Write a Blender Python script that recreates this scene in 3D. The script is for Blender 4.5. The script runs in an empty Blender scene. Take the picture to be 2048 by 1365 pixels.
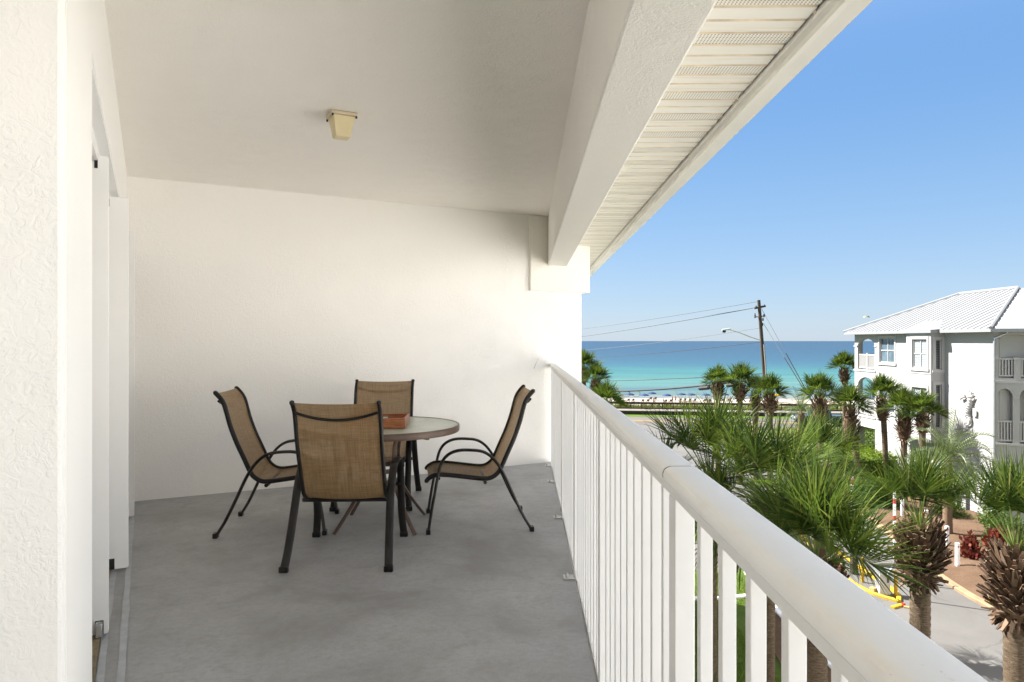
import bpy, math, random
from mathutils import Vector, Matrix, noise as mnoise
PI = math.pi
SC = bpy.context.scene
COL = SC.collection

# ---------------------------------------------------------------- camera, sky, sun, exposure
CAM_Z = 1.31
FPX = 1387.0
cd = bpy.data.cameras.new("camera"); cam = bpy.data.objects.new("camera", cd); COL.objects.link(cam)
cd.sensor_width = 36.0; cd.lens = FPX/2048*36.0; cd.clip_start = 0.05; cd.clip_end = 150000
cam.location = (0, 0, CAM_Z); cam.rotation_euler = (PI/2, 0, 0)
SC.camera = cam

SUN_EL = math.radians(47)
SUN_DIR = Vector((-0.89, 0.45, 0)).normalized()*math.cos(SUN_EL) + Vector((0, 0, math.sin(SUN_EL)))   # towards the sun
w = bpy.data.worlds.new("World"); SC.world = w; w.use_nodes = True
nt = w.node_tree; bgn = nt.nodes["Background"]
sky = nt.nodes.new("ShaderNodeTexSky"); sky.sky_type = 'NISHITA'; sky.sun_disc = False
sky.sun_elevation = SUN_EL; sky.sun_rotation = math.atan2(SUN_DIR.x, SUN_DIR.y)
sky.altitude = 0; sky.air_density = 1.0; sky.dust_density = 0.3; sky.ozone_density = 6.0
# physical sky under a gradient: pale at the horizon, boosted overhead as added fill
EXPO = 1.93; SKY_S = 0.08
tcw = nt.nodes.new("ShaderNodeTexCoord"); sxy = nt.nodes.new("ShaderNodeSeparateXYZ"); nt.links.new(tcw.outputs["Generated"], sxy.inputs[0])
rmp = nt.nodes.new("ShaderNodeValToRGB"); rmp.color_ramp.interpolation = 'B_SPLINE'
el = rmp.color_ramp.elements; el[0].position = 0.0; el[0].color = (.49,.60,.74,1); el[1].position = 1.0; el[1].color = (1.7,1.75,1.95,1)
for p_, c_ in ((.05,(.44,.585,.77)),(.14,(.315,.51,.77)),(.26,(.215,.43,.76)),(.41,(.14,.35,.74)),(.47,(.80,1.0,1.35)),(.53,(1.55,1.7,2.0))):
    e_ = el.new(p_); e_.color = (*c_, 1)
nt.links.new(sxy.outputs[2], rmp.inputs[0])
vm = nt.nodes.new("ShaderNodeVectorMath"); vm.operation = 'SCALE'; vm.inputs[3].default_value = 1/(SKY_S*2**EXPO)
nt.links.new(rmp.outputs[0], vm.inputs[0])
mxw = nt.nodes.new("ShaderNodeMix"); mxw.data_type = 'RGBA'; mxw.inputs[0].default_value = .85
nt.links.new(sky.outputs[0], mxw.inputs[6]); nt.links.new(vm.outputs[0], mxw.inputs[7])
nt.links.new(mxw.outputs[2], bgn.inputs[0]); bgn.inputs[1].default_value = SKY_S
sd = bpy.data.lights.new("sun", 'SUN'); sd.energy = 5.0; sd.angle = math.radians(0.53); sd.color = (1.0, 0.972, 0.935)
sun = bpy.data.objects.new("sun", sd); COL.objects.link(sun)
sun.rotation_euler = (-SUN_DIR).to_track_quat('-Z', 'Y').to_euler()
SC.view_settings.view_transform = 'Standard'; SC.view_settings.look = 'None'
SC.view_settings.exposure = EXPO; SC.view_settings.gamma = 1.0
SC.render.engine = 'CYCLES'
cy = SC.cycles
cy.max_bounces = 12; cy.diffuse_bounces = 8; cy.glossy_bounces = 4; cy.transmission_bounces = 6; cy.transparent_max_bounces = 24
cy.caustics_reflective = False; cy.caustics_refractive = False; cy.sample_clamp_indirect = 8
cy.use_denoising = True
try: cy.denoiser = 'OPENIMAGEDENOISE'
except Exception: pass

# ---------------------------------------------------------------- helpers
class MB:
    def __init__(s): s.v = []; s.f = []; s.m = []; s.T = None; s.mi = 0
    def P(s, p):
        p = Vector(p)
        if s.T is not None: p = s.T @ p
        s.v.append(tuple(p)); return len(s.v)-1
    def F(s, *idx): s.f.append(tuple(idx)); s.m.append(s.mi)
    def poly(s, pts): s.F(*[s.P(p) for p in pts])
    def hexa(s, c):   # 8 corners: bottom ring 0-3, top ring 4-7
        i = [s.P(p) for p in c]
        for q in ((0,3,2,1),(4,5,6,7),(0,1,5,4),(1,2,6,5),(2,3,7,6),(3,0,4,7)): s.F(*[i[k] for k in q])
    def box(s, x0, x1, y0, y1, z0, z1):
        s.hexa([(x0,y0,z0),(x1,y0,z0),(x1,y1,z0),(x0,y1,z0),(x0,y0,z1),(x1,y0,z1),(x1,y1,z1),(x0,y1,z1)])
    def prism(s, poly, z0, z1):
        n = len(poly); a = [s.P((p[0],p[1],z0)) for p in poly]; b = [s.P((p[0],p[1],z1)) for p in poly]
        s.F(*a[::-1]); s.F(*b)
        for k in range(n): s.F(a[k], a[(k+1)%n], b[(k+1)%n], b[k])
    def sweep(s, rings, closed_ring=True, caps=True):
        R = [[s.P(p) for p in r] for r in rings]; n = len(R[0])
        for a, b in zip(R, R[1:]):
            for k in range(n if closed_ring else n-1): s.F(a[k], a[(k+1)%n], b[(k+1)%n], b[k])
        if caps and closed_ring: s.F(*R[0][::-1]); s.F(*R[-1])
    def tube(s, pts, r, n=8, r2=None, up=None, sub=0):
        """tube along pts; r may be a list; r2: second half-width (flat oval), along 'up'"""
        pts = [Vector(p) for p in pts]
        if sub: pts = smooth_path(pts, sub)
        N = len(pts); rr = r if isinstance(r, (list, tuple)) else [r]*N
        if len(rr) != N: rr = [rr[min(int(k*len(rr)/N), len(rr)-1)] for k in range(N)]
        rings = []; prev = Vector(up) if up is not None else None
        for k in range(N):
            t = (pts[min(k+1,N-1)]-pts[max(k-1,0)])
            t = t.normalized() if t.length > 1e-9 else Vector((0,0,1))
            ref = prev if prev is not None else (Vector((0,0,1)) if abs(t.z) < .9 else Vector((1,0,0)))
            b = (ref - t*ref.dot(t))
            if b.length < 1e-6: b = t.orthogonal()
            b.normalize(); c = t.cross(b)
            if up is None: prev = b
            a = r2 if r2 is not None else rr[k]
            rings.append([pts[k] + b*(a*math.cos(2*PI*j/n)) + c*(rr[k]*math.sin(2*PI*j/n)) for j in range(n)])
        s.sweep(rings)
    def lathe(s, prof, n=16, c=(0,0,0), jit=None):
        c = Vector(c)
        rings = []
        for (r, z) in prof:
            ring = []
            for j in range(n):
                a = 2*PI*j/n; k = 1.0 if jit is None else jit(a, z)
                ring.append(c + Vector((r*k*math.cos(a), r*k*math.sin(a), z)))
            rings.append(ring)
        s.sweep(rings)
    def strip(s, A, B):
        a = [s.P(p) for p in A]; b = [s.P(p) for p in B]
        for k in range(len(a)-1): s.F(a[k], a[k+1], b[k+1], b[k])

def smooth_path(pts, sub):
    out = []; n = len(pts)
    for i in range(n-1):
        p0, p1, p2, p3 = pts[max(i-1,0)], pts[i], pts[i+1], pts[min(i+2,n-1)]
        for k in range(sub):
            t = k/sub
            out.append(0.5*((2*p1)+(p2-p0)*t+(2*p0-5*p1+4*p2-p3)*t*t+(3*p1-p0-3*p2+p3)*t**3))
    out.append(pts[-1]); return out

def obj(name, mb, mats, parent=None, smooth=40, bevel=0, solid=0, loc=None):
    me = bpy.data.meshes.new(name)
    me.from_pydata(mb.v, [], mb.f)
    for m in (mats if isinstance(mats, (list, tuple)) else [mats]): me.materials.append(m)
    if any(mb.m): me.polygons.foreach_set("material_index", mb.m)
    if smooth:
        me.polygons.foreach_set("use_smooth", [True]*len(me.polygons))
        me.set_sharp_from_angle(angle=math.radians(smooth))
    me.update()
    o = bpy.data.objects.new(name, me); COL.objects.link(o)
    if solid:
        md = o.modifiers.new("solid", 'SOLIDIFY'); md.thickness = solid; md.offset = 0
    if bevel:
        md = o.modifiers.new("bevel", 'BEVEL'); md.width = bevel; md.segments = 2; md.limit_method = 'ANGLE'; md.angle_limit = math.radians(50)
        md.harden_normals = False
    if parent is not None: o.parent = parent
    if loc is not None: o.location = loc
    return o
def split(name, mb, mats, parent=None, smooth=40, **k):
    """every connected piece of mb as a mesh of its own"""
    par = list(range(len(mb.v)))
    def find(a):
        while par[a] != a: par[a] = par[par[a]]; a = par[a]
        return a
    for f in mb.f:
        for q in f[1:]: par[find(q)] = find(f[0])
    groups = {}
    for f in mb.f: groups.setdefault(find(f[0]), []).append(f)
    for fs in groups.values():
        m2 = MB(); ids = {}
        for f in fs:
            idx = []
            for q in f:
                if q not in ids: ids[q] = len(m2.v); m2.v.append(mb.v[q])
                idx.append(ids[q])
            m2.F(*idx)
        obj(name, m2, mats, parent, smooth, **k)
def tag(o, label, cat, group=None):
    o["label"] = label; o["category"] = cat
    if group: o["group"] = group
    return o
def thing(name, label, cat, loc=(0,0,0), rz=0, group=None):
    o = bpy.data.objects.new(name, None); COL.objects.link(o); o.empty_display_size = .2
    o.location = loc; o.rotation_euler = (0,0,rz); return tag(o, label, cat, group)
def struct(name, mb, mat, smooth=0, **k):
    o = obj(name, mb, mat, None, smooth, **k); o["kind"] = "structure"; return o
def dup(root, loc, rz=0, label=None, group=None, scale=None):
    r = root.copy(); COL.objects.link(r); r.location = loc; r.rotation_euler = (0,0,rz)
    if scale: r.scale = (scale,)*3
    if label: r["label"] = label
    if group: r["group"] = group
    for ch in list(root.children):
        c = ch.copy(); COL.objects.link(c); c.parent = r
        for g in ch.children:
            d = g.copy(); COL.objects.link(d); d.parent = c
    return r
def px(x, y, d):   # a point of the place, from the direction it is seen in and its distance
    return Vector(((x-1024)/FPX*d, d, CAM_Z-(y-683)/FPX*d))

# ---------------------------------------------------------------- materials
class NT:
    def __init__(s, name):
        s.m = bpy.data.materials.new(name); s.m.use_nodes = True; s.t = s.m.node_tree
        s.b = s.t.nodes["Principled BSDF"]; s.out = s.t.nodes["Material Output"]; s._c = None
    def n(s, typ, **kw):
        nd = s.t.nodes.new(typ)
        for k, v in kw.items(): setattr(nd, k, v)
        return nd
    def l(s, a, b): s.t.links.new(a, b)
    def co(s):
        if s._c is None: s._c = s.n("ShaderNodeTexCoord").outputs["Object"]
        return s._c
    def mapping(s, scale=(1,1,1), rot=(0,0,0)):
        m = s.n("ShaderNodeMapping"); m.inputs["Scale"].default_value = scale; m.inputs["Rotation"].default_value = rot
        s.l(s.co(), m.inputs["Vector"]); return m.outputs[0]
    def noise(s, scale, detail=4, rough=.55, dist=0, vec=None):
        nd = s.n("ShaderNodeTexNoise"); nd.inputs["Scale"].default_value = scale; nd.inputs["Detail"].default_value = detail
        nd.inputs["Roughness"].default_value = rough; nd.inputs["Distortion"].default_value = dist
        s.l(vec if vec is not None else s.co(), nd.inputs["Vector"]); return nd.outputs["Fac"]
    def ramp(s, fac, stops, interp='LINEAR'):
        r = s.n("ShaderNodeValToRGB"); r.color_ramp.interpolation = interp; e = r.color_ramp.elements
        while len(e) > 1: e.remove(e[-1])
        for i, (p, c) in enumerate(stops):
            el = e[0] if i == 0 else e.new(p)
            el.position = p; el.color = (c[0], c[1], c[2], 1) if isinstance(c, (tuple, list)) else (c, c, c, 1)
        s.l(fac, r.inputs[0]); return r.outputs[0]
    def mix(s, fac, a, b, mode='MIX'):
        m = s.n("ShaderNodeMix", data_type='RGBA', blend_type=mode)
        for sock, val in ((m.inputs[0], fac), (m.inputs[6], a), (m.inputs[7], b)):
            if hasattr(val, "is_output"): s.l(val, sock)
            elif isinstance(val, (tuple, list)): sock.default_value = (*val[:3], 1)
            else: sock.default_value = val
        return m.outputs[2]
    def math(s, op, a, b=0.0, c=None):
        m = s.n("ShaderNodeMath", operation=op)
        for i, val in enumerate((a, b) if c is None else (a, b, c)):
            if hasattr(val, "is_output"): s.l(val, m.inputs[i])
            else: m.inputs[i].default_value = val
        return m.outputs[0]
    def bump(s, h, strength=.3, dist=.01, prev=None):
        b = s.n("ShaderNodeBump"); b.inputs["Strength"].default_value = strength; b.inputs["Distance"].default_value = dist
        s.l(h, b.inputs["Height"])
        if prev is not None: s.l(prev, b.inputs["Normal"])
        return b.outputs[0]
    def set(s, color=None, rough=None, metal=None, spec=None, normal=None):
        for k, val in (("Base Color", color), ("Roughness", rough), ("Metallic", metal), ("Specular IOR Level", spec), ("Normal", normal)):
            if val is None: continue
            sk = s.b.inputs[k]
            if hasattr(val, "is_output"): s.l(val, sk)
            elif k == "Base Color": sk.default_value = (*val[:3], 1)
            else: sk.default_value = val
        return s.m
    def island(s): return s.n("ShaderNodeNewGeometry").outputs["Random Per Island"]

def plain(name, c, rough=.5, metal=0, spec=.5, var=.12, scale=8, bump=0, bscale=80):
    t = NT(name); f = t.noise(scale, 5, .6)
    col = t.ramp(f, [(.25, tuple(x*(1-var) for x in c)), (.75, tuple(min(1, x*(1+var)) for x in c))])
    nrm = t.bump(t.noise(bscale, 3), bump, .004) if bump else None
    return t.set(col, rough, metal, spec, nrm)

def stucco(name, c, scale=70, strength=.35, dist=.004, fine=True, stain=.015):
    t = NT(name)
    n1 = t.noise(scale, 3, .5, 1.6); r1 = t.ramp(n1, [(.42, 0.0), (.56, 1.0)])
    h = t.math('ADD', t.math('MULTIPLY', r1, t.ramp(t.noise(scale*.12, 3, .6), [(.35, .15), (.65, 1.0)])), t.math('MULTIPLY', t.noise(scale*3, 3), .45))
    nrm = t.bump(h, strength, dist)
    big = t.noise(1.7, 5, .6)
    col = t.ramp(big, [(.3, tuple(x*(1-stain) for x in c)), (.7, c)])
    return t.set(col, .75, 0, .25, nrm)

M = {}
M['stucco_near'] = stucco('stucco_near', (.80,.79,.77), 46, .34, .004)
M['stucco_smooth'] = stucco('stucco_smooth', (.85,.84,.81), 110, .22, .003)
M['stucco_wall'] = stucco('stucco_wall', (.87,.85,.815), 55, .5, .004)
M['ceiling'] = stucco('ceiling', (.905,.868,.815), 60, .55, .004)
M['beam'] = stucco('beam', (.885,.858,.81), 75, .6, .005)
M['plate'] = stucco('plate', (.85,.82,.76), 90, .15, .002)
M['white_alu'] = plain('white_alu', (.84,.84,.835), .38, 0, .5, .03, 3, .05, 30)
M['panel_white'] = plain('panel_white', (.82,.815,.80), .42, 0, .4, .025, 2)
M['trim_white'] = plain('trim_white', (.80,.78,.73), .5, 0, .4, .05, 2)

def m_cap():
    t = NT('rail_cap'); c = t.co()
    n = t.noise(2.2, 6, .65); sc = t.noise(26, 4, .6, 3.5)
    col = t.ramp(n, [(.3, (.88,.88,.88)), (.55, (.92,.925,.93)), (.8, (.93,.935,.94))])
    # yellowed weathering along the inner shoulder of the cap
    sx = t.n("ShaderNodeSeparateXYZ"); t.l(c, sx.inputs[0])
    xx = t.math('SUBTRACT', sx.outputs[0], t.math('MULTIPLY', sx.outputs[1], .018))
    band = t.ramp(xx, [(.269, 0.0), (.2715, 1.0), (.276, 1.0), (.283, 0.0)])
    yf = t.math('MULTIPLY', band, t.ramp(t.noise(5, 5, .7), [(.45, .03), (.72, .45)]))
    col = t.mix(yf, col, (.76,.68,.52))
    scr = t.ramp(sc, [(.68, 0.0), (.74, 1.0)])
    col = t.mix(t.math('MULTIPLY', scr, .5), col, (.45,.43,.42))
    return t.set(col, .42, 0, .4, t.bump(t.noise(40, 3), .06, .002))
M['rail_cap'] = m_cap()

def m_floor():
    t = NT('concrete_floor'); c = t.co()
    n1 = t.noise(1.3, 6, .62, .4); n2 = t.noise(7, 6, .7, .6); n3 = t.noise(220, 2, .5)
    col = t.ramp(n1, [(.34, (.270,.270,.268)), (.48, (.375,.380,.388)), (.68, (.465,.475,.488))])
    col = t.mix(t.ramp(n2, [(.34, .40), (.50, 0.0)]), col, (.30,.28,.255))
    col = t.mix(t.ramp(n3, [(.35, .35), (.6, 0.0)]), col, (.25,.245,.24))
    sp = t.noise(4.2, 5, .75, 1.2)
    col = t.mix(t.ramp(sp, [(.70, 0.0), (.73, .6)]), col, (.33,.24,.18))
    n4 = t.noise(34, 4, .7)
    col = t.mix(t.ramp(n4, [(.34, .42), (.56, 0.0)]), col, (.27,.265,.26))
    ds = t.noise(2.3, 7, .72, .9); col = t.mix(t.ramp(ds, [(.62, 0.0), (.66, .35), (.72, .5)]), col, (.26,.235,.205))
    wf = t.noise(120, 2, .5); col = t.mix(t.ramp(wf, [(.72, 0.0), (.76, .5)]), col, (.58,.57,.56))
    nb = t.bump(n3, .5, .003, t.bump(n2, .15, .01))
    return t.set(col, t.ramp(n2, [(.3, .62), (.7, .46)]), 0, .45, nb)
M['floor'] = m_floor()
M['sealant'] = plain('sealant', (.46,.48,.51), .7, 0, .3, .14, 14, .3, 160)
M['dark_gap'] = plain('dark_gap', (.02,.02,.018), .9)
M['brass_track'] = plain('brass_track', (.25,.19,.11), .5, .35, .5, .45, 22)
M['latch'] = plain('latch', (.55,.55,.54), .35, .8)

def m_soffit(vent):
    t = NT('soffit_vent' if vent else 'soffit')
    c = t.mapping((1.2, 30, 1)); st = t.noise(1.5, 5, .65, .3, c)
    col = t.ramp(st, [(.32, (.78,.72,.62)), (.48, (.88,.85,.79)), (.7, (.90,.88,.84))])
    nrm = None
    if vent:
        s = t.n("ShaderNodeSeparateXYZ"); t.l(t.co(), s.inputs[0])
        dx = t.math('SUBTRACT', t.math('FRACT', t.math('MULTIPLY', s.outputs[0], 84)), .5)
        dy = t.math('SUBTRACT', t.math('FRACT', t.math('MULTIPLY', s.outputs[1], 84)), .5)
        r = t.math('SQRT', t.math('ADD', t.math('MULTIPLY', dx, dx), t.math('MULTIPLY', dy, dy)))
        dot = t.ramp(r, [(.20, 1.0), (.27, 0.0)])
        col = t.mix(dot, col, (.10,.09,.075))
    return t.set(col, .45, 0, .4)
M['soffit'] = m_soffit(False); M['soffit_vent'] = m_soffit(True)
M['groove'] = plain('groove', (.70,.62,.49), .7, 0, .3, .3, 9)

def m_sling():
    t = NT('sling_fabric')
    def threads(axis, k):
        wv = t.n("ShaderNodeTexWave", wave_type='BANDS', bands_direction=axis); wv.inputs["Scale"].default_value = k
        wv.inputs["Distortion"].default_value = .6; wv.inputs["Detail"].default_value = 1
        t.l(t.co(), wv.inputs["Vector"]); return wv.outputs["Fac"]
    wx = threads('X', 78); wz = threads('Z', 78); wy = threads('Y', 78)
    slubx = t.noise(10, 5, .75, 0, t.mapping((16, .6, .6))); slubz = t.noise(10, 5, .75, 0, t.mapping((.6, 14, 14)))
    f = t.math('ADD', t.math('MULTIPLY', slubx, .55), t.math('MULTIPLY', slubz, .45))
    col = t.ramp(f, [(.34, (.195,.117,.054)), (.50, (.305,.195,.096)), (.66, (.41,.283,.155))])
    wv = t.math('MULTIPLY', wx, t.math('MAXIMUM', wz, wy))
    col = t.mix(t.math('MULTIPLY', wv, .45), col, (.17,.105,.05))
    t.set(col, .6, 0, .35, t.bump(wv, .4, .001))
    tr = t.n("ShaderNodeBsdfTransparent"); tr.inputs[0].default_value = (.95,.85,.7,1)
    tl = t.n("ShaderNodeBsdfTranslucent"); t.l(col, tl.inputs[0])
    m1 = t.n("ShaderNodeMixShader"); m1.inputs[0].default_value = .25; t.l(t.b.outputs[0], m1.inputs[1]); t.l(tl.outputs[0], m1.inputs[2])
    m2 = t.n("ShaderNodeMixShader"); m2.inputs[0].default_value = .10; t.l(m1.outputs[0], m2.inputs[1]); t.l(tr.outputs[0], m2.inputs[2])
    t.l(m2.outputs[0], t.out.inputs[0]); return t.m
M['sling'] = m_sling()
def m_frame(name, c, chip=.72):
    t = NT(name); n = t.noise(34, 4, .7); k = t.ramp(n, [(chip, 0.0), (chip+.02, 1.0)])
    col = t.mix(k, t.ramp(t.noise(6, 4), [(.3, tuple(x*.75 for x in c)), (.7, tuple(x*1.25 for x in c))]), (.55,.53,.5))
    return t.set(col, .4, 0, .32)
M['chair_metal'] = m_frame('chair_metal', (.012,.0095,.008), .745)
M['table_metal'] = m_frame('table_metal', (.115,.075,.055), .71)
def m_glass():
    t = NT('pebbled_glass'); n = t.noise(140, 2, .5, .3)
    col = t.ramp(t.noise(3, 4), [(.3, (.48,.55,.45)), (.7, (.66,.71,.60))])
    t.set(col, .22, 0, .6, t.bump(n, .55, .003))
    t.b.inputs["Transmission Weight"].default_value = .12
    return t.m
M['table_glass'] = m_glass()
def m_wood():
    t = NT('tray_wood'); g = t.noise(6, 5, .6, .8, t.mapping((2, 14, 22)))
    col = t.ramp(g, [(.3, (.24,.075,.028)), (.55, (.38,.135,.05)), (.75, (.48,.20,.085))])
    return t.set(col, .4, 0, .5)
M['wood'] = m_wood()
M['lamp_plastic'] = plain('lamp_plastic', (.70,.60,.37), .5, 0, .4, .06, 10)
M['lamp_base'] = plain('lamp_base', (.62,.52,.38), .5, 0, .4, .06, 10)
M['ceramic'] = plain('ceramic', (.72,.73,.75), .25)
M['steel'] = plain('steel', (.42,.43,.44), .4, .7)
M['steel_light'] = plain('steel_light', (.66,.67,.66), .4, .5)
M['screw'] = plain('screw', (.06,.05,.04), .5, .5)
# ---------------------------------------------------------------- the balcony and the building it belongs to
SN, CS = math.sin(math.radians(27.7)), math.cos(math.radians(27.7))
U = Vector((-SN, CS, 0)); V = Vector((CS, SN, 0)); ORG = Vector((-.17, 0, 0))
def L(s, t, z): return ORG + U*s + V*t + Vector((0,0,z))       # along the left wall, out from it
def R(x, y, z=0): return Vector((x + .018*y, y - .018*x, z))   # along the railing
MATL = Matrix(((V.x, U.x, 0, ORG.x), (V.y, U.y, 0, ORG.y), (0,0,1,0), (0,0,0,1)))   # (t, s, z) -> world
MATR = Matrix(((1, .018, 0, 0), (-.018, 1, 0, 0), (0,0,1,0), (0,0,0,1)))            # (x, y, z) -> world
S_BACK = 6.37; CEIL = 2.65; GZ = -8.2

# floor slab
def xy(v): return (v.x, v.y)
bl, br = L(S_BACK+.02, -1.5, 0), L(S_BACK+.02, 4.05, 0)
mb = MB()
mb.prism([xy(R(.277,-6)), xy(R(.277,7.42)), xy(br), xy(bl), xy(L(1.6,-1.5,0)), (-2.3,.6), (-2.3,-6)], -.22, 0)
struct('balcony_floor', mb, M['floor'])

bld = thing('condo_building', 'cream stucco condo building whose balcony the picture is taken from', 'building')
# back wall
mb = MB(); mb.T = MATL
mb.box(-1.5, 4.41, S_BACK, S_BACK+.26, -.3, CEIL+.3)
obj('back_wall', mb, M['stucco_wall'], bld, 0, bevel=.008)
mb = MB(); mb.T = MATL
mb.box(3.74, 4.497, S_BACK-.035, S_BACK+.28, 1.845, CEIL-.003)
obj('beam_seat', mb, M['plate'], bld, 0, bevel=.006)
# left wall: near column, header over the door, recess wall
mb = MB(); mb.T = MATL
mb.box(-.62, 0, 1.575, 2.36, -.2, CEIL+.1)
# slightly uneven plaster edge
obj('near_pier', mb, M['stucco_near'], bld, 0, bevel=.01)
mb = MB(); mb.T = MATL
mb.box(-.002, .0025, 1.60, 2.345, 0, CEIL-.004)
obj('pier_return', mb, M['stucco_smooth'], bld, 0)
mb = MB(); mb.T = MATL
mb.box(-.20, 0, 2.3605, S_BACK-.002, 2.19, CEIL+.1)
obj('door_header', mb, M['stucco_smooth'], bld, 0, bevel=.008)
mb = MB(); mb.T = MATL
mb.box(-.72, -.66, 2.3, S_BACK, -.2, CEIL+.1)
split('inner_wall', mb, M['stucco_smooth'], bld, 0)
# ceiling
mb = MB()
mb.prism([xy(R(.36,-6)), xy(R(.36,7.6)), xy(L(S_BACK+.1,3.95,0)), xy(L(S_BACK+.1,-.9,0)), xy(L(1.9,-.9,0)), (-2.4,.9), (-2.4,-6)], CEIL, CEIL+.2)
obj('ceiling', mb, M['ceiling'], bld, 0)
# beam
mb = MB(); mb.T = MATR
mb.box(.254, .466, -6, 7.58, 2.125, CEIL+.25)
obj('roof_beam', mb, M['beam'], bld, 0, bevel=.009)
# soffit of pressed panels, every third one perforated
P0, PER, ZS = -6.0, .2795, 2.36
mb = MB(); mb.T = MATR
prof = []   # (y, z, material)
y = P0
while y < 15:
    yy = y + .093
    for k in range(3):
        w_ = PER/3; a = y + k*w_
        prof += [(a, ZS, 1 if k == 0 else 0), (a+w_-.017, ZS, 2), (a+w_-.012, ZS+.011, 2), (a+w_-.004, ZS+.011, 2)]
    y += PER
ids = [(mb.P((.466, p[0], p[1])), mb.P((.921, p[0], p[1])), p[2]) for p in prof]
for a, b in zip(ids, ids[1:]):
    mb.mi = a[2]; mb.F(a[0], a[1], b[1], b[0])
obj('soffit', mb, [M['soffit'], M['soffit_vent'], M['groove']], bld, 0)
mb = MB(); mb.T = MATR     # near-black sheet above the soffit, painted-in shade for the open gap
mb.box(.40, 1.0, -6, 15, 2.47, 2.50); obj('cavity_shade', mb, M['dark_gap'], bld, 0)
rng = random.Random(4)
mb = MB(); mb.T = MATR
mb.box(.931, .958, -6, 15, 2.345, 2.47); mb.box(.958, .978, -6, 15, 2.325, 2.47)
obj('fascia', mb, M['trim_white'], bld, 0)
mb = MB(); mb.T = MATR     # little dirt clumps in the joint by the fascia
y = -1
while y < 9:
    y += rng.choice((.093, .093, .186, .05)); r = rng.uniform(.003, .009)
    mb.lathe([(.001,-r*.5),(r,0),(r*1.2,r*.6),(.001,r)], 6, (.924+rng.uniform(-.006,.006), y, ZS-.001))
o = obj('joint_dirt', mb, M['groove'], bld); o['kind'] = 'stuff'
mb = MB(); mb.T = MATR
poly = [(.979,2.328),(1.035,2.322),(1.052,2.36),(1.052,2.41),(1.066,2.435),(1.066,2.475),(.979,2.475)]
a = [mb.P((p[0],-6,p[1])) for p in poly]; b = [mb.P((p[0],15,p[1])) for p in poly]; n = len(poly)
for k in range(n): mb.F(a[k], a[(k+1)%n], b[(k+1)%n], b[k])
obj('gutter', mb, M['trim_white'], bld, 0)
M['roof_metal'] = plain('roof_metal', (.78,.785,.79), .4, 0, .5, .05, 1.5)
mb = MB(); mb.T = MATR
mb.poly([(1.09,-20,2.50),(1.09,28,2.50),(-9,28,6.2),(-9,-20,6.2)]); mb.poly([(1.09,-20,2.50),(-9,-20,6.2),(-9,-20,2.5)])
mb.poly([(-20,-20,2.5),(-9,-20,6.2),(-9,28,6.2),(-20,28,2.5)])
obj('roof', mb, M['roof_metal'], bld, 0)
# lower floors, and the rest of the building beyond the back wall
mb = MB()
mb.prism([(.24+.018*-20,-20),(.24,-6.5),(.26,7.2),(-3,6.2),(-12,20),(-20,10),(-20,-20)], GZ, -.25)
mb.prism([(.70,7.98),(2.3,28),(-12,28),(-12,12),(-3.4,6.2)], GZ, 2.6)
mb.prism([xy(L(6.3,-.73,0)), xy(L(6.3,-9,0)), (-14,-6), (-2.3,-6), (-2.3,.9), xy(L(1.9,-.73,0))], -.2, 2.55)
obj('outer_wall', mb, M['stucco_wall'], bld, 0)
# sliding shutter panels standing across their track, track, header channel, threshold lines
def panel(s, tr, nt_, nb_, lab):
    """a slab seen end on; small notches where the hanger (top) and the guide (bottom) run"""
    mb = MB(); mb.T = MATL
    z0, z1 = .018, 2.125; th = .05; n0, n1 = tr-nt_, tr-nb_
    outline = [(tr-.42,z0),(n1-.016,z0),(n1-.016,z0+.06),(n1+.016,z0+.06),(n1+.016,z0),(tr-.006,z0),(tr,z0+.006),(tr,z1-.004),(tr-.004,z1),(n0+.012,z1),(n0+.006,z1-.012),(n0+.006,z1-.055),(n0-.008,z1-.055),(n0-.008,z1-.03),(tr-.42,z1-.03)]
    a = [mb.P((p[0], s, p[1])) for p in outline]; b = [mb.P((p[0], s+th, p[1])) for p in outline]; n = len(a)
    mb.F(*a); mb.F(*b[::-1])
    for k in range(n): mb.F(a[k], b[k], b[(k+1)%n], a[(k+1)%n])
    o = obj('shutter_panel', mb, M['panel_white'], bld, 0, bevel=.0015); o["label"] = lab
    mb = MB(); mb.T = MATL; mb.box(n0-.0075, n0+.0055, s+.002, s+.02, z1-.0545, z1-.012); obj('hanger_slot', mb, M['dark_gap'], o, 0)
    mb = MB(); mb.T = MATL; mb.box(n1-.0155, n1+.0155, s+.004, s+.02, z0-.002, z0+.0595); obj('guide_slot', mb, M['dark_gap'], o, 0)
def s_of(d, t): return (d - SN*t)/CS
panel(s_of(3.07,-.003), -.004, .047, .035, 'nearest white shutter panel, standing by the stucco pier')
panel(s_of(3.96,.052), .052, .10, .085, 'middle white shutter panel in the doorway')
panel(s_of(5.12,.062), .062, .10, .085, 'farthest white shutter panel, beside the back wall')
mb = MB(); mb.T = MATL
mb.box(-.068,-.034, 1.2, 6.3, .002, .016); mb.box(-.125,-.10, 1.2, 6.3, .002, .03)
split('floor_track', mb, M['brass_track'], bld, 0)
mb = MB(); mb.T = MATL
sl = s_of(3.07,-.03)-.004
mb.box(-.052,-.026, sl-.05, sl+.03, .018, .075); mb.lathe([(.001,0),(.006,0),(.005,.004),(.001,.005)], 8, (-.039, sl-.03, .0755))
obj('track_latch', mb, M['latch'], bld, 40, bevel=.003)
mb = MB(); mb.T = MATL
mb.box(-.19,-.004, 2.362, 6.3, 2.168, 2.189); mb.box(-.058,-.046, 2.362, 6.3, 2.105, 2.168); mb.box(-.13,-.115, 2.362, 6.3, 2.105, 2.168)
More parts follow.
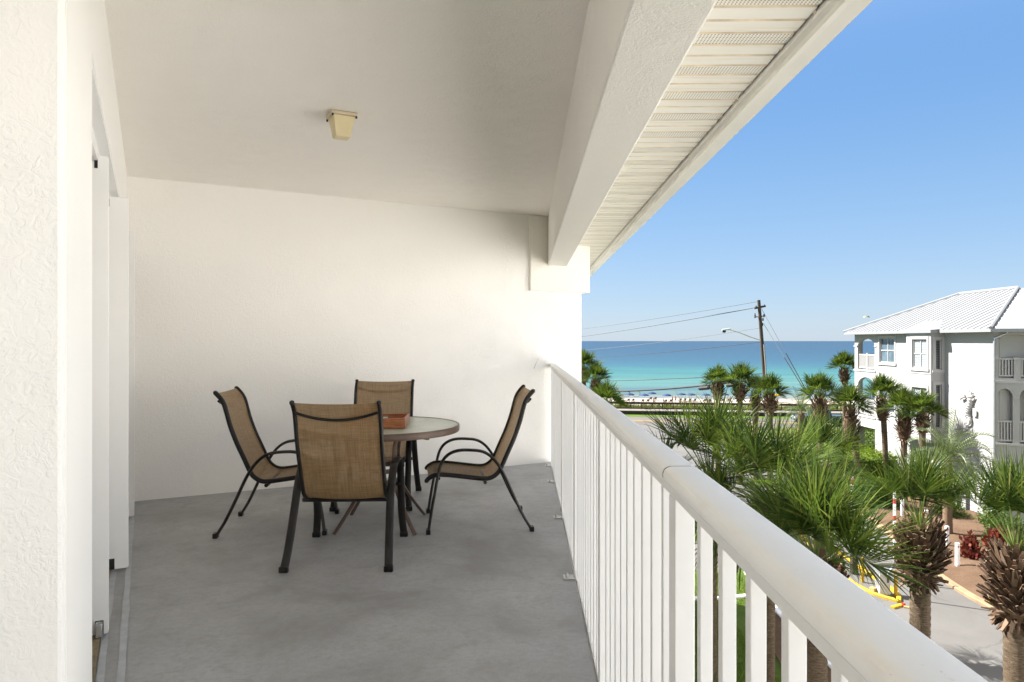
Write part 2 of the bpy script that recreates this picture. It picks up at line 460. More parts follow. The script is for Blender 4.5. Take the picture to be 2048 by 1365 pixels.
split('door_track', mb, M['panel_white'], bld, 0)
rng = random.Random(2)
for (t0, w0) in ((-.012,.030), (.062,.028)):
    mb = MB(); mb.T = MATL; A = []; B = []
    for k in range(140):
        s = 1.3 + k*5.05/139; j = .007*mnoise.noise((s*3,t0*50,0)); j2 = .007*mnoise.noise((s*3.3,t0*50+9,0)); c = -.012*(s-2)*.35
        A.append((t0-w0/2+j+c, s, .004)); B.append((t0+w0/2+j2+c, s, .004))
    mb.strip(A, B); obj('sealant_line', mb, M['sealant'], bld, 0)

M['groove_dark'] = plain('joint_shade', (.05,.042,.035), .8)  # near-black insert colour, painted-in shade for the gap between cap lengths
# ---------------------------------------------------------------- railing
rail = thing('balcony_railing', 'white aluminium balcony railing with rounded cap and square pickets', 'railing')
mb = MB(); mb.T = MATR
capp = [(.279,1.036),(.2715,1.041),(.271,1.050),(.274,1.058),(.280,1.0625),(.287,1.0645),(.328,1.0650),(.336,1.0632),(.341,1.056),(.340,1.042),(.334,1.036)]
def cap(y0, y1):
    r = [[(p[0], yy, p[1]) for p in capp] for yy in (y0, y1)]; mb.sweep(r)
cap(-6, 1.3625); cap(1.3715, 7.66)
obj('rail_cap', mb, M['rail_cap'], rail, 25)
mb = MB(); mb.T = MATR
mb.sweep([[(.3045+(p[0]-.3045)*.965, yy, 1.05+(p[1]-1.05)*.92) for p in capp] for yy in (1.3627, 1.3713)]); obj('cap_joint', mb, M['groove_dark'], rail, 25)
mb = MB(); mb.T = MATR
mb.box(.2775,.3325,-6,7.5,1.0312,1.0336); mb.box(.286,.325,-6,7.5,1.0337,1.0362)
mb.box(.2812,.329,-6,7.48,1.0135,1.0311)
split('top_rail', mb, M['white_alu'], rail, 0, bevel=.002)
mb = MB(); mb.T = MATR
mb.box(.2835,.315,-6,7.45,-.03,.006); obj('bottom_rail', mb, M['white_alu'], rail, 0, bevel=.002)
posts = [-.01, 1.30, 2.60, 3.91, 5.22, 6.53]
base = None
def add_post(y):
    mb = MB(); mb.T = MATR
    mb.box(.281,.318, y, y+.055, -.20, 1.0133); return obj('post', mb, M['white_alu'], rail, 0, bevel=.002)
for y in posts: add_post(y)
add_post(7.30)
def add_picket(y):
    mb = MB(); mb.T = MATR
    mb.box(.285,.3055, y, y+.021, -.028, 1.0133); obj('picket', mb, M['white_alu'], rail, 0, bevel=.0012)
for y in posts:
    for k in range(9):
        yy = y - .17 - .125*k + (0 if y != posts[0] else 0)
        if yy > -.6: add_picket(yy)
for yy in (6.70,6.82,6.945,7.07,7.19): add_picket(yy)
# foot brackets, screwed to the slab beside each post
def foot(y):
    mb = MB(); mb.T = MATR
    mb.box(.215,.283, y-.005, y+.062, .001, .009); mb.box(.274,.2825, y-.004, y+.061, .009, .034)
    o = obj('foot_bracket', mb, M['steel_light'], rail, 0, bevel=.002)
    mb = MB(); mb.T = MATR
    for (dx, dy) in ((.235,.012),(.235,.046)):
        mb.lathe([(.001,.009),(.010,.009),(.010,.018),(.006,.023),(.001,.024)], 10, (dx, y+dy, 0))
    split('screw', mb, M['latch'], o, 40)
for y in posts[2:]: foot(y-.10)
foot(7.25)

# ceiling lamp
cl = thing('ceiling_lamp', 'yellowed square tapered porch lamp on the balcony ceiling', 'lamp', (px(680,225,4.06).x, 4.10, CEIL), -math.radians(-27.7))
mb = MB(); mb.box(-.075,.075,-.075,.075,-.022,-.001); obj('mounting_plate', mb, M['lamp_base'], cl, 0, bevel=.004)
mb = MB()
r = []
for (h, z) in ((.064,-.0225),(.062,-.03),(.045,-.135),(.041,-.142)): r.append([(-h,-h,z),(h,-h,z),(h,h,z),(-h,h,z)])
mb.sweep(r); obj('lamp_shade', mb, M['lamp_plastic'], cl, 0, bevel=.004)
mb = MB()
for sx in (-1,1):
    for sy in (-1,1):
        mb.lathe([(.001,-.034),(.006,-.034),(.006,-.022),(.001,-.022)], 8, (sx*.069, sy*.069, 0))
split('thumb_screw', mb, M['screw'], cl)
# stray wire end on the back wall
mb = MB(); q = px(1072,728,7.33)
mb.tube([px(1077,717,7.40), q, px(1068,738,7.36)], .0022, 6, sub=3)
tag(obj('loose_wire', mb, M['steel'], None), 'short thin stray wire poking from the white back wall', 'wire')
# ---------------------------------------------------------------- patio chairs, table, tray
PROF = [(0,.352),(.02,.372),(.07,.392),(.16,.388),(.27,.374),(.38,.360),(.435,.362),(.478,.385),(.510,.425),(.555,.525),(.600,.625),(.640,.735),(.664,.825),(.682,.885),(.705,.925),(.738,.962)]
def profile(sub=4):
    p = smooth_path([Vector((0, a, b)) for a, b in PROF], sub); return p
def make_chair():
    # front edge at y=0, chair looks towards -y, back towards +y
    t = thing('patio_chair', 'x', 'chair', group='four matching sling patio chairs round the table')
    P = profile()
    mb = MB(); W = .236; nx = 10; rows = []
    for k, p in enumerate(P):
        row = []
        for j in range(nx+1):
            u = -1+2*j/nx; sag = .016*(1-u*u)
            tn = (P[min(k+1,len(P)-1)]-P[max(k-1,0)]).normalized(); nrm = Vector((0, tn.z, -tn.y))
            row.append(mb.P((u*W, p.y+nrm.y*sag*.8, p.z+nrm.z*sag*.8)))
        rows.append(row)
    for a, b in zip(rows, rows[1:]):
        for j in range(nx): mb.F(a[j], a[j+1], b[j+1], b[j])
    obj('sling', mb, M['sling'], t, 60)
    for s in (-1, 1):
        mb = MB(); mb.tube([Vector((s*(W+.008), p.y, p.z)) for p in P], .016, 10, r2=.012, up=(1,0,0))
        for e in (P[0], P[-1]): mb.lathe([(.001,-.015),(.013,-.010),(.015,0),(.013,.010),(.001,.015)], 8, (s*(W+.008), e.y, e.z))
        obj('side_rail', mb, M['chair_metal'], t, 50)
        X = s*(W+.043)
        path = [(X+s*.012,.012,.012),(X,.035,.16),(X,.066,.33),(X,.085,.43),(X,.11,.495),(X,.155,.54),(X,.22,.562),(X,.31,.562),(X,.385,.55),(X,.445,.512),(X,.495,.45),(X,.54,.37),(X+s*.004,.60,.235),(X+s*.01,.665,.10),(X+s*.016,.72,.012)]
        mb = MB(); mb.tube(path, .0105, 10, r2=.024, up=(1,0,0), sub=4); obj('leg_frame', mb, M['chair_metal'], t, 50)
        mb = MB()
        for q in (path[0], path[-1]): mb.box(q[0]-.026,q[0]+.026,q[1]-.015,q[1]+.015,.001,.034)
        split('foot_cap', mb, M['chair_metal'], t, 0, bevel=.004)
    mb = MB()
    mb.tube([(-W-.04,.40,.338),(W+.04,.40,.338)], .013, 8); mb.tube([(-W-.04,.083,.372),(W+.04,.083,.372)], .011, 8)
    split('cross_bar', mb, M['chair_metal'], t, 50)
    mb = MB(); bow = []
    for k in range(17):
        u = -1+2*k/16; bow.append((u*W, .700-.008*(1-u*u)+.020, .905-.045*(1-u*u)))
    mb.tube(bow, .0085, 8); obj('back_bow', mb, M['chair_metal'], t, 50)
    return t
ch = make_chair()
# rotation: chair front looks towards -y at 0
ch.location = (-1.015, 4.65, 0); ch.rotation_euler = (0,0,PI+math.radians(1.5))
ch["label"] = 'nearest brown sling patio chair, its back turned to the camera'
dup(ch, (-1.285, 4.98, 0), math.radians(90+6), 'brown sling patio chair left of the table, facing right')
dup(ch, (-.615, 4.99, 0), math.radians(-90+7), 'brown sling patio chair beside the railing, facing left')
dup(ch, (-1.085, 5.33, 0), math.radians(2), 'brown sling patio chair behind the table, facing the camera')

TX, TY, TZ, TR = -.93, 4.94, .716, .555
tb = thing('patio_table', 'round patio table with pebbled glass top and chipped brown rim', 'table', (TX,TY,0))
mb = MB(); mb.lathe([(.001,TZ-.011),(TR-.012,TZ-.011),(TR-.012,TZ-.003),(.001,TZ-.003)], 72); obj('glass_top', mb, M['table_glass'], tb, 40)
mb = MB(); n = 72; r = []
prof = [(TR-.022,TZ-.014),(TR-.022,TZ-.040),(TR-.004,TZ-.046),(TR,TZ-.040),(TR,TZ-.006),(TR-.004,TZ),(TR-.016,TZ),(TR-.018,TZ-.0025),(TR-.011,TZ-.0115)]
ring = [[mb.P((p[0]*math.cos(2*PI*k/n), p[0]*math.sin(2*PI*k/n), p[1])) for p in prof] for k in range(n)]
for k in range(n):
    a, b = ring[k], ring[(k+1)%n]
    for j in range(len(prof)): mb.F(a[j], b[j], b[(j+1)%len(prof)], a[(j+1)%len(prof)])
obj('rim', mb, M['table_metal'], tb, 40)
for k in range(4):
    a = math.radians(45.5+90*k); c, s = math.cos(a), math.sin(a)
    pts = [(q*c, q*s, z) for q, z in ((.30,.668),(.22,.655),(.165,.60),(.15,.50),(.148,.40),(.155,.33),(.20,.24),(.29,.12),(.385,.008))]
    mb = MB(); mb.tube(pts, .010, 8, r2=.017, up=(-s, c, 0), sub=4); obj('leg', mb, M['table_metal'], tb, 50)
mb = MB(); n = 40
mb.tube([(.152*math.cos(2*PI*k/n), .152*math.sin(2*PI*k/n), .405) for k in range(n+1)], .006, 8, r2=.016, up=(0,0,1))
mb.tube([(-.38,.38,.668),(.38,-.38,.668)], .011, 8); mb.tube([(-.38,-.38,.667),(.38,.38,.667)], .011, 8)
split('brace', mb, M['table_metal'], tb, 50)

tray = thing('serving_tray', 'orange wooden serving tray with handle slots on the glass table', 'tray', (-.95,4.86,TZ+.001), math.radians(3))
mb = MB(); a, b, h, t_ = .215, .165, .068, .011
mb.box(-a,a,-b,b,0,.010); obj('tray_base', mb, M['wood'], tray, 0)
def wall_slot(y0, y1):
    mb = MB()
    for (x0,x1,z0,z1) in ((-a,-.06,.0102,h),(.06,a,.0102,h),(-.06,.06,.0102,.030),(-.06,.06,.052,h)): mb.box(x0,x1,y0,y1,z0,z1)
    obj('tray_side', mb, M['wood'], tray, 0)
wall_slot(-b, -b+t_); wall_slot(b-t_, b)
for s in (-1,1):
    mb = MB(); mb.box(min(s*a,s*(a-t_)), max(s*a,s*(a-t_)), -b+t_+.0005, b-t_-.0005, .0102, h); obj('tray_end', mb, M['wood'], tray, 0, bevel=.002)
jar = thing('white_jar', 'small white jar standing in the wooden tray, half hidden by chair', 'jar', (-.955,4.85,TZ+.0115))
mb = MB(); mb.lathe([(.001,0),(.026,0),(.03,.006),(.03,.052),(.025,.058),(.001,.058)], 20); obj('jar_body', mb, M['ceramic'], jar)
mb = MB(); mb.lathe([(.001,.0585),(.027,.0585),(.027,.07),(.024,.073),(.001,.073)], 20); obj('lid', mb, M['steel'], jar)
# ---------------------------------------------------------------- ground, roads, beach, sea
def m_grass(name, a, b):
    t = NT(name); n1 = t.noise(.8, 5, .65); n2 = t.noise(14, 5, .75)
    col = t.ramp(n1, [(.3, a), (.7, b)]); col = t.mix(t.ramp(n2, [(.35, .55), (.6, 0.0)]), col, tuple(x*.55 for x in a))
    return t.set(col, .8, 0, .15, t.bump(n2, .8, .05))
M['lawn'] = m_grass('lawn', (.055,.10,.012), (.10,.145,.019))
M['verge'] = m_grass('verge', (.085,.105,.028), (.14,.145,.045))
def m_asphalt(name, c):
    t = NT(name); n1 = t.noise(.35, 6, .65, .5); n2 = t.noise(60, 3, .6)
    col = t.ramp(n1, [(.3, tuple(x*.82 for x in c)), (.7, tuple(x*1.12 for x in c))])
    col = t.mix(t.ramp(n2, [(.35, .4), (.6, 0.0)]), col, tuple(x*.6 for x in c))
    vor = t.n("ShaderNodeTexVoronoi", feature='DISTANCE_TO_EDGE'); vor.inputs["Scale"].default_value = .22
    dn = t.n("ShaderNodeTexNoise"); dn.inputs["Scale"].default_value = 1.2; t.l(t.co(), dn.inputs["Vector"])
    av = t.n("ShaderNodeVectorMath", operation='ADD'); t.l(t.co(), av.inputs[0]); t.l(dn.outputs["Color"], av.inputs[1]); t.l(av.outputs[0], vor.inputs["Vector"])
    col = t.mix(t.ramp(vor.outputs["Distance"], [(.0, .5), (.008, 0.0)]), col, tuple(x*.45 for x in c))
    return t.set(col, .85, 0, .3, t.bump(n2, .4, .01))
M['asphalt'] = m_asphalt('asphalt', (.118,.112,.104))
M['road'] = m_asphalt('road', (.11,.097,.087))
M['pave'] = m_asphalt('pave', (.13,.118,.108))
def m_mulch():
    t = NT('pine_straw'); n1 = t.noise(.7, 5, .6); n2 = t.noise(38, 5, .75, 1.5)
    col = t.ramp(n1, [(.3, (.13,.080,.050)), (.7, (.22,.145,.095))]); col = t.mix(t.ramp(n2, [(.36, .75), (.6, 0.0)]), col, (.055,.030,.017))
    col = t.mix(t.ramp(t.noise(90, 3, .8), [(.6, 0.0), (.72, .5)]), col, (.26,.17,.10))
    return t.set(col, .9, 0, .1, t.bump(n2, .9, .05))
M['mulch'] = m_mulch()
M['kerb'] = plain('kerb', (.24,.17,.10), .85, 0, .2, .2, 2, .3, 30)
M['yellow'] = plain('yellow', (.43,.26,.015), .6, 0, .3, .22, 5)
M['sand'] = plain('sand', (.36,.31,.26), .95, 0, .1, .10, .12)
def m_sea():
    t = NT('sea'); g = t.n("ShaderNodeNewGeometry"); s = t.n("ShaderNodeSeparateXYZ"); t.l(g.outputs["Position"], s.inputs[0])
    wob = t.math('MULTIPLY', t.math('SUBTRACT', t.noise(.012, 4, .6, 0, t.mapping((.35, 2.2, 1))), .5), .14)
    yy = t.math('ADD', s.outputs[1], t.math('MULTIPLY', s.outputs[0], .12))
    k = t.math('DIVIDE', 195.0, yy)                    # 1 at the shore, 0 far out
    k = t.math('ADD', k, t.math('MULTIPLY', wob, k))
    col = t.ramp(k, [(.0, (.011,.031,.062)), (.15, (.013,.037,.069)), (.34, (.018,.058,.090)), (.44, (.024,.085,.105)), (.49, (.030,.115,.112)), (.60, (.042,.138,.118)), (.74, (.075,.165,.130)), (.80, (.075,.155,.128)), (.835, (.052,.100,.108)), (.875, (.080,.140,.115)), (.93, (.135,.170,.125)), (1.0, (.21,.20,.155))])
    col = t.mix(t.ramp(t.noise(.05, 5, .7, 0, t.mapping((.25, 3.5, 1))), [(.40, .55), (.60, 0.0)]), col, (.017,.055,.085))
    w1 = t.noise(.22, 4, .65, .3, t.mapping((.5, 1.8, 1))); 
    return t.set(col, .35, 0, .12, t.bump(w1, .35, .6))
M['sea'] = m_sea()
LINE = -.13           # the shore, fence and road all run at this slant
def along(off, x): return 84.6 + LINE*x + off
def sheet(name, off0, off1, z, mat, x0=-60, x1=320, n=2, smooth=0):
    mb = MB(); mb.strip([(x0+(x1-x0)*k/n, along(off0, x0+(x1-x0)*k/n), z) for k in range(n+1)], [(x0+(x1-x0)*k/n, along(off1, x0+(x1-x0)*k/n), z) for k in range(n+1)])
    return struct(name, mb, mat)

mb = MB(); mb.poly([(-400,-300,GZ),(400,-300,GZ),(400,along(12,400),GZ),(-400,along(12,-400),GZ)])
struct('ground', mb, M['lawn'])
sheet('road', -4.4, 4.4, GZ+.006, M['road'])
sheet('sidewalk', -15.2, -12.6, GZ+.006, M['pave'])
sheet('road_verge', -12.5, -4.45, GZ+.004, M['verge'])
for off, nm in ((-.22, 'a'), (.12, 'b')):
    sheet('road_line', off, off+.16, GZ+.011, M['yellow'])
# driveway, planting bed, kerbs
mb = MB()
mb.prism([(9.3,-12),(60,-12),(60,18.5),(16.6,18.5),(16.75,22.6),(17.0,24.5),(17.0,26),(17.3,28.5),(18.0,32),(18.9,36),(19.6,44),(20.2,56),(22,along(-15.2,22)),(22,along(-4.4,22)),(11,along(-4.4,11)),(11.5,58),(11.2,40),(10.0,31),(9.3,26)], GZ-.3, GZ+.014)
struct('driveway', mb, M['asphalt'])
mb = MB(); mb.prism([(.4,-14.5),(18.3,-14.5),(18.3,15.8),(9.4,15.8),(9.4,-1.5),(.4,-1.5)], GZ-.1, GZ+.024)  # pale slab added out of view to bounce sunlight up onto the balcony
M['court'] = m_asphalt('bounce_concrete', (.50,.485,.465)); struct('bounce_court', mb, M['court'])
bed_edge = [(60,18.35),(16.6,18.5),(16.75,22.6),(17.0,24.5),(17.0,26),(17.3,28.5),(18.0,32),(18.9,36),(19.6,44),(20.2,56)]
mb = MB(); nx_ = 46; ny_ = 42; rows = []
for j in range(ny_+1):
    row = []
    for i in range(nx_+1):
        y = 18.7+ (47-18.7)*j/ny_
        xl = 16.6
        for (a, b) in zip(bed_edge[1:], bed_edge[2:]):
            if a[1] <= y <= b[1]: xl = a[0]+(b[0]-a[0])*(y-a[1])/(b[1]-a[1])
        x = xl+.12+(25.2-xl)*i/nx_
        e = min(1, (x-xl-.1)/1.2)
        z = GZ+.03+.22*e+.10*e*mnoise.noise((x*.9,y*.9,0))+.03*e*mnoise.noise((x*5,y*5,3))
        row.append(mb.P((x,y,z)))
    rows.append(row)
for a, b in zip(rows, rows[1:]):
    for i in range(nx_): mb.F(a[i], a[i+1], b[i+1], b[i])
o = struct('planting_bed', mb, M['mulch'], 60)
mb = MB(); mb.prism([(7.5,6),(9.2,6),(9.2,25),(8.4,24),(7.7,19)], GZ-.1, GZ+.05); struct('planter_soil', mb, M['mulch'])
def kerb(name, pts, wdt, h, mat, lab=None, cat=None):
    mb = MB(); P = smooth_path([Vector((*p,0)) for p in pts], 4); rings = []
    for k, p in enumerate(P):
        t = (P[min(k+1,len(P)-1)]-P[max(k-1,0)]).normalized(); nn = Vector((-t.y,t.x,0))
        rings.append([p+nn*(-wdt/2)+Vector((0,0,GZ-.05)), p+nn*(wdt/2)+Vector((0,0,GZ-.05)), p+nn*(wdt/2)+Vector((0,0,GZ+h*.8)), p+nn*(wdt*.35)+Vector((0,0,GZ+h)), p+nn*(-wdt*.4)+Vector((0,0,GZ+h)), p+nn*(-wdt/2)+Vector((0,0,GZ+h*.75))])
    mb.sweep(rings)
    if cat is None: return struct(name, mb, mat)
    return tag(obj(name, mb, mat, None, 40), lab, cat)
kerb('kerb', bed_edge[1:], .32, .14, M['kerb'])
kerb('yellow_kerb', [(14.05,25.2),(13.45,26.2),(13.35,28),(13.7,31),(14.2,35)], .16, .11, M['yellow'])
kerb('yellow_kerb', [(14.05,25.2),(14.45,26.1),(14.5,28),(14.6,31),(14.8,35)], .16, .11, M['yellow'])
kerb('lawn_edging', [(9.35,-2),(9.3,20),(9.35,26),(10.0,31),(11.2,40)], .2, .12, M['white_alu'])
kerb('lawn_edging', [(9.3,25.9),(7.4,25.5),(5.5,25.6),(2.9,26)], .16, .10, M['white_alu'])
mb = MB(); mb.prism([(2.4,28.3),(10.1,28.9),(10.3,33),(2.6,33)], GZ-.1, GZ+.02); struct('path', mb, M['pave'])
# beach and sea
mb = MB(); rows = []
prof = [(11.9,GZ-.001),(14,GZ+.05),(18,GZ-.2),(26,GZ-1.2),(40,GZ-2.9),(60,GZ-4.4),(85,GZ-5.4),(98,GZ-5.75),(112,GZ-6.05),(130,GZ-7.5)]
xs = [-60+6.5*k for k in range(66)]
pp = []
for (a, za), (b, zb) in zip(prof, prof[1:]):
    for k in range(5): pp.append((a+(b-a)*k/5, za+(zb-za)*k/5))
for off, z in pp:
    rows.append([mb.P((x, along(off,x), z+(.12 if off > 14 else 0)*mnoise.noise((x*.13,off*.16,2)))) for x in xs])
for a, b in zip(rows, rows[1:]):
    for i in range(len(xs)-1): mb.F(a[i], a[i+1], b[i+1], b[i])
struct('beach_sand', mb, M['sand'], 60)
SEAZ = GZ-5.95
mb = MB(); mb.poly([(-90000,along(100,0)-500,SEAZ-6),(-200,along(100,-200),SEAZ),(400,along(100,400),SEAZ),(90000,along(100,0)-500,SEAZ-6),(90000,110000,SEAZ),(-90000,110000,SEAZ)])
mb.v = [(x,y,SEAZ) for x,y,z in mb.v]
struct('sea', mb, M['sea'])
M['foam'] = plain('foam', (.62,.64,.62), .8, 0, .2, .1, 1)
mb = MB(); A = []; B = []
for k in range(500):
    x = -40+k*.5; wv = .8*mnoise.noise((x*.06,1,0))+.3*mnoise.noise((x*.3,5,0)); th = max(.05, .5+.9*mnoise.noise((x*.12,9,0)))
    A.append((x, along(105+wv*1.5,x), SEAZ+.05)); B.append((x, along(105+wv*1.5+th,x), SEAZ+.05))
mb.strip(A, B); o = struct('shore_foam', mb, M['foam']); o["kind"] = "stuff"

# ---------------------------------------------------------------- plants
def m_leaf(name, stops, rough=.5, trans=.26, tcol=(.20,.30,.03)):
    t = NT(name); r = t.island()
    f = t.math('ADD', t.math('MULTIPLY', r, .75), t.math('MULTIPLY', t.noise(1.4, 3), .25))
    col = t.ramp(f, stops); t.set(col, rough, 0, .13)
    tl = t.n("ShaderNodeBsdfTranslucent"); tc = t.mix(.5, col, tcol); t.l(tc, tl.inputs[0])
    m = t.n("ShaderNodeMixShader"); m.inputs[0].default_value = trans; t.l(t.b.outputs[0], m.inputs[1]); t.l(tl.outputs[0], m.inputs[2])
    t.l(m.outputs[0], t.out.inputs[0]); return t.m
M['frond'] = m_leaf('palm_frond', [(.12, (.007,.020,.006)), (.38, (.020,.044,.009)), (.62, (.050,.082,.014)), (.82, (.125,.145,.028)), (.96, (.20,.18,.07))])
M['frond_blue'] = m_leaf('feather_frond', [(.15, (.055,.075,.045)), (.5, (.095,.12,.075)), (.85, (.16,.17,.10))], .5, .25)
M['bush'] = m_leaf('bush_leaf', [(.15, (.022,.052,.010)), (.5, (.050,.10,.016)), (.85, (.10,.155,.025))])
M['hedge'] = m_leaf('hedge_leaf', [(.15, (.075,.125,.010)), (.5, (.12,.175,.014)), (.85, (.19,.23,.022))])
M['croton'] = m_leaf('red_leaf', [(.15, (.06,.012,.012)), (.5, (.13,.025,.02)), (.8, (.18,.06,.03)), (.95, (.08,.09,.02))], .4, .2, (.3,.05,.03))
M['dune_grass'] = m_leaf('dune_grass', [(.15, (.06,.085,.018)), (.5, (.11,.125,.028)), (.85, (.19,.17,.06))])
def m_boot():
    t = NT('leaf_base'); r = t.island(); n = t.noise(20, 4, .7, 0, t.mapping((1,1,.25)))
    col = t.ramp(t.math('ADD', t.math('MULTIPLY', r, .7), t.math('MULTIPLY', n, .3)), [(.15, (.036,.021,.012)), (.45, (.078,.046,.026)), (.7, (.135,.085,.052)), (.92, (.25,.18,.125))])
    return t.set(col, .8, 0, .2, t.bump(n, .6, .01))
M['boot'] = m_boot()
def m_trunk():
    t = NT('palm_trunk'); n1 = t.noise(9, 5, .7, .4, t.mapping((1,1,5.5))); n2 = t.noise(30, 4, .7, 0, t.mapping((4,4,.5)))
    col = t.ramp(n1, [(.32, (.052,.036,.023)), (.5, (.12,.085,.055)), (.7, (.21,.16,.11))])
    col = t.mix(t.ramp(n2, [(.4, .4), (.6, 0.0)]), col, (.05,.035,.02))
    return t.set(col, .85, 0, .2, t.bump(t.math('ADD', n1, t.math('MULTIPLY', n2, .4)), .9, .03))
M['trunk'] = m_trunk()
M['petiole'] = plain('petiole', (.12,.16,.035), .45, 0, .4, .3, 3)

def fan_frond(mb, o, az, el, s, rng, nb=30, seg=4, droop=1.0, pl=.95, bl=.95, wk=1.0):
    """one costapalmate frond: stalk, then blades spreading from the end of the stalk along a bent rib"""
    h = Vector((math.cos(az), math.sin(az), 0)); up = Vector((0,0,1))
    d = h*math.cos(el)+up*math.sin(el)
    pts = []; p = Vector(o); dd = d.copy()
    pl_ = pl*s*rng.uniform(.8,1.15); k = 5
    for i in range(k+1):
        pts.append(p.copy()); p = p+dd*(pl_/k); dd = (dd-up*.055*droop*math.cos(el)*(1+i*.4)).normalized()
    mb.mi = 1; mb.tube(pts, [.016*s]*3+[.011*s]*(k-2), 5)
    mb.mi = 0
    hp = pts[-1]; d = dd; side = d.cross(up)
    if side.length < .05: side = Vector((-h.y,h.x,0))
    side.normalize(); nrm = side.cross(d).normalized()
    roll = rng.uniform(-1.0,1.0); side, nrm = side*math.cos(roll)+nrm*math.sin(roll), nrm*math.cos(roll)-side*math.sin(roll)
    fold = rng.uniform(.25,1.0); mx = math.radians(rng.uniform(75,118)); L_ = bl*s*rng.uniform(.85,1.12)
    for i in range(nb):
        u = -1+2*(i+.5)/nb; ph = u*mx+rng.uniform(-.02,.02)
        ph += rng.gauss(0,.035); b = (d*math.cos(ph)+side*math.sin(ph)+nrm*(fold*abs(math.sin(ph))*.8+rng.gauss(0,.10))).normalized()
        root = hp+d*(.28*s*(1-abs(u))**1.2)-up*.09*s*droop*(1-abs(u))**2
        ln = L_*(1-.42*abs(u)**1.7)*rng.uniform(.9,1.06)
        wd = b.cross(nrm).normalized(); w0 = .0175*s*wk*rng.uniform(.8,1.15)
        dr = droop*rng.uniform(.6,2.3); tipdrop = rng.random() < .3
        A = []; B = []; q = root.copy(); dirn = b.copy()
        for j in range(seg+1):
            t = j/seg; w = w0*(.30+1.5*t if t < .35 else (1-t)/.65*.82+.02)
            tw = nrm*(.35*w)
            A.append(q-wd*w+tw); B.append(q+wd*w+tw); 
            q = q+dirn*(ln/seg); dirn = (dirn-up*(.10*dr*(t+.25)+(.62*t*t if tipdrop else .05*t))).normalized()
        mb.strip(A, B)
def palm(x, y, zh, s, seed, label, group, name='cabbage_palm', nf=34, nb=36, seg=4, tr=.17, boots=(1.1,.46), nboot=170, lean=(0,0), droop=1.0, elr=(-12,86), pl=.95, bl=.95, wk=1.0, base_z=None, crown=None, fscale=None):
    """zh: height of the growing point; boots: length and half-width of the leaf-base cluster below it"""
    rng = random.Random(seed); bz = (GZ if base_z is None else base_z); H = zh-bz
    t = thing(name, label, 'palm tree', (x,y,bz), 0, group)
    top = Vector((lean[0], lean[1], H))
    def cx(z): f = max(0,min(1,z/H)); return Vector((lean[0]*f*f, lean[1]*f*f, z))
    mb = MB(); rings = []; nz = max(14, int(H/.07)) if nb > 20 else 16
    nn = 18 if nb > 20 else 9
    for k in range(nz+1):
        z = -.1+(H+.0)*k/nz; c = cx(z)
        r = tr*(1.22-.28*min(1,z/(H*.35)) if z < H*.35 else .94+.08*(z/H))*(1+(.035*((k%2)*2-1)))
        rings.append([c+Vector((r*(1+.05*mnoise.noise((j*1.3,z*2.5,seed)))*math.cos(2*PI*j/nn), r*(1+.05*mnoise.noise((j*1.7,z*2.5,seed+5)))*math.sin(2*PI*j/nn), 0)) for j in range(nn)])
    mb.sweep(rings); obj('trunk', mb, M['trunk'], t, 60)
    if boots:
        bl_, bw = boots; mb = MB(); ctr = []
        core = [(tr*.9, -bl_), (bw*.66, -bl_*.78), (bw*.80, -bl_*.45), (bw*.58, -.15*bl_), (.08, .10)]
        mb.lathe(core, 10, cx(H))
        for k in range(nboot):
            f = (k+rng.random())/nboot; z = H+.06-bl_*(f**.9); a = k*2.39996+rng.uniform(-.3,.3)
            prof = math.sin(PI*min(1,max(.0,f*.80+.18)))**.7
            rad = tr*.5+(bw*.80-tr*.5)*prof; e = math.radians(80-50*f+rng.uniform(-16,16)) if f < .80 else math.radians(rng.uniform(-75,25))
            ln = ((.20 if nboot < 200 else .17)+.14*prof)*rng.uniform(.6,1.25)*(bw/.46)**.7; w0 = (.072 if nboot < 200 else .056)*rng.uniform(.6,1.4)*(bw/.46)**.7
            hh = Vector((math.cos(a),math.sin(a),0)); dd = hh*math.cos(e)+Vector((0,0,math.sin(e))); sd_ = Vector((-hh.y,hh.x,0)); nn_ = sd_.cross(dd)*-1
            p0 = cx(z)+hh*rad*.86; dm = (dd+hh*.25).normalized(); p1 = p0+dm*ln
            tw = rng.uniform(-.6,.6); s2 = sd_*math.cos(tw)+nn_*math.sin(tw); sk = sd_*rng.uniform(-.05,.05)
            mb.hexa([p0-sd_*w0-nn_*.02,p0+sd_*w0-nn_*.02,p0+sd_*w0*.8+nn_*.02,p0-sd_*w0*.8+nn_*.02,p1+sk-s2*w0*.5-nn_*.006,p1+sk+s2*w0*.42-nn_*.006,p1+sk+s2*w0*.36+nn_*.008,p1+sk-s2*w0*.46+nn_*.008])
        obj('leaf_bases', mb, M['boot'], t, 30)
    if crown is None:
        mb = MB()
        for k in range(nf):
            f = (k+.5)/nf; el = math.radians(elr[1]+(elr[0]-elr[1])*f**.9)+rng.uniform(-.1,.1)
            az = k*2.39996+rng.uniform(-.25,.25)
            fan_frond(mb, Vector((0,0,.02)), az, el, s, rng, nb, seg, droop*(.7+.6*f), pl, bl, wk)
        c = obj('crown', mb, [M['frond'], M['petiole']], t, 0); c.location = top
    else:
        c = crown.copy(); COL.objects.link(c); c.parent = t; c.location = top; c.rotation_euler = (0,0,rng.uniform(0,6.28)); c.scale = (fscale or 1,)*3
    t["_crown"] = c.name
    return t
GN = 'cabbage palms growing beside the balcony'
palm(5.15, 18, -2.45, 1.3, 11, 'big cabbage palm just beyond the railing, nearest the beach fence', GN, tr=.17, nf=46)
palm(5.9, 16, -2.6, 1.2, 23, 'dark green cabbage palm between two lighter ones beyond the railing', GN, tr=.165, nf=42)
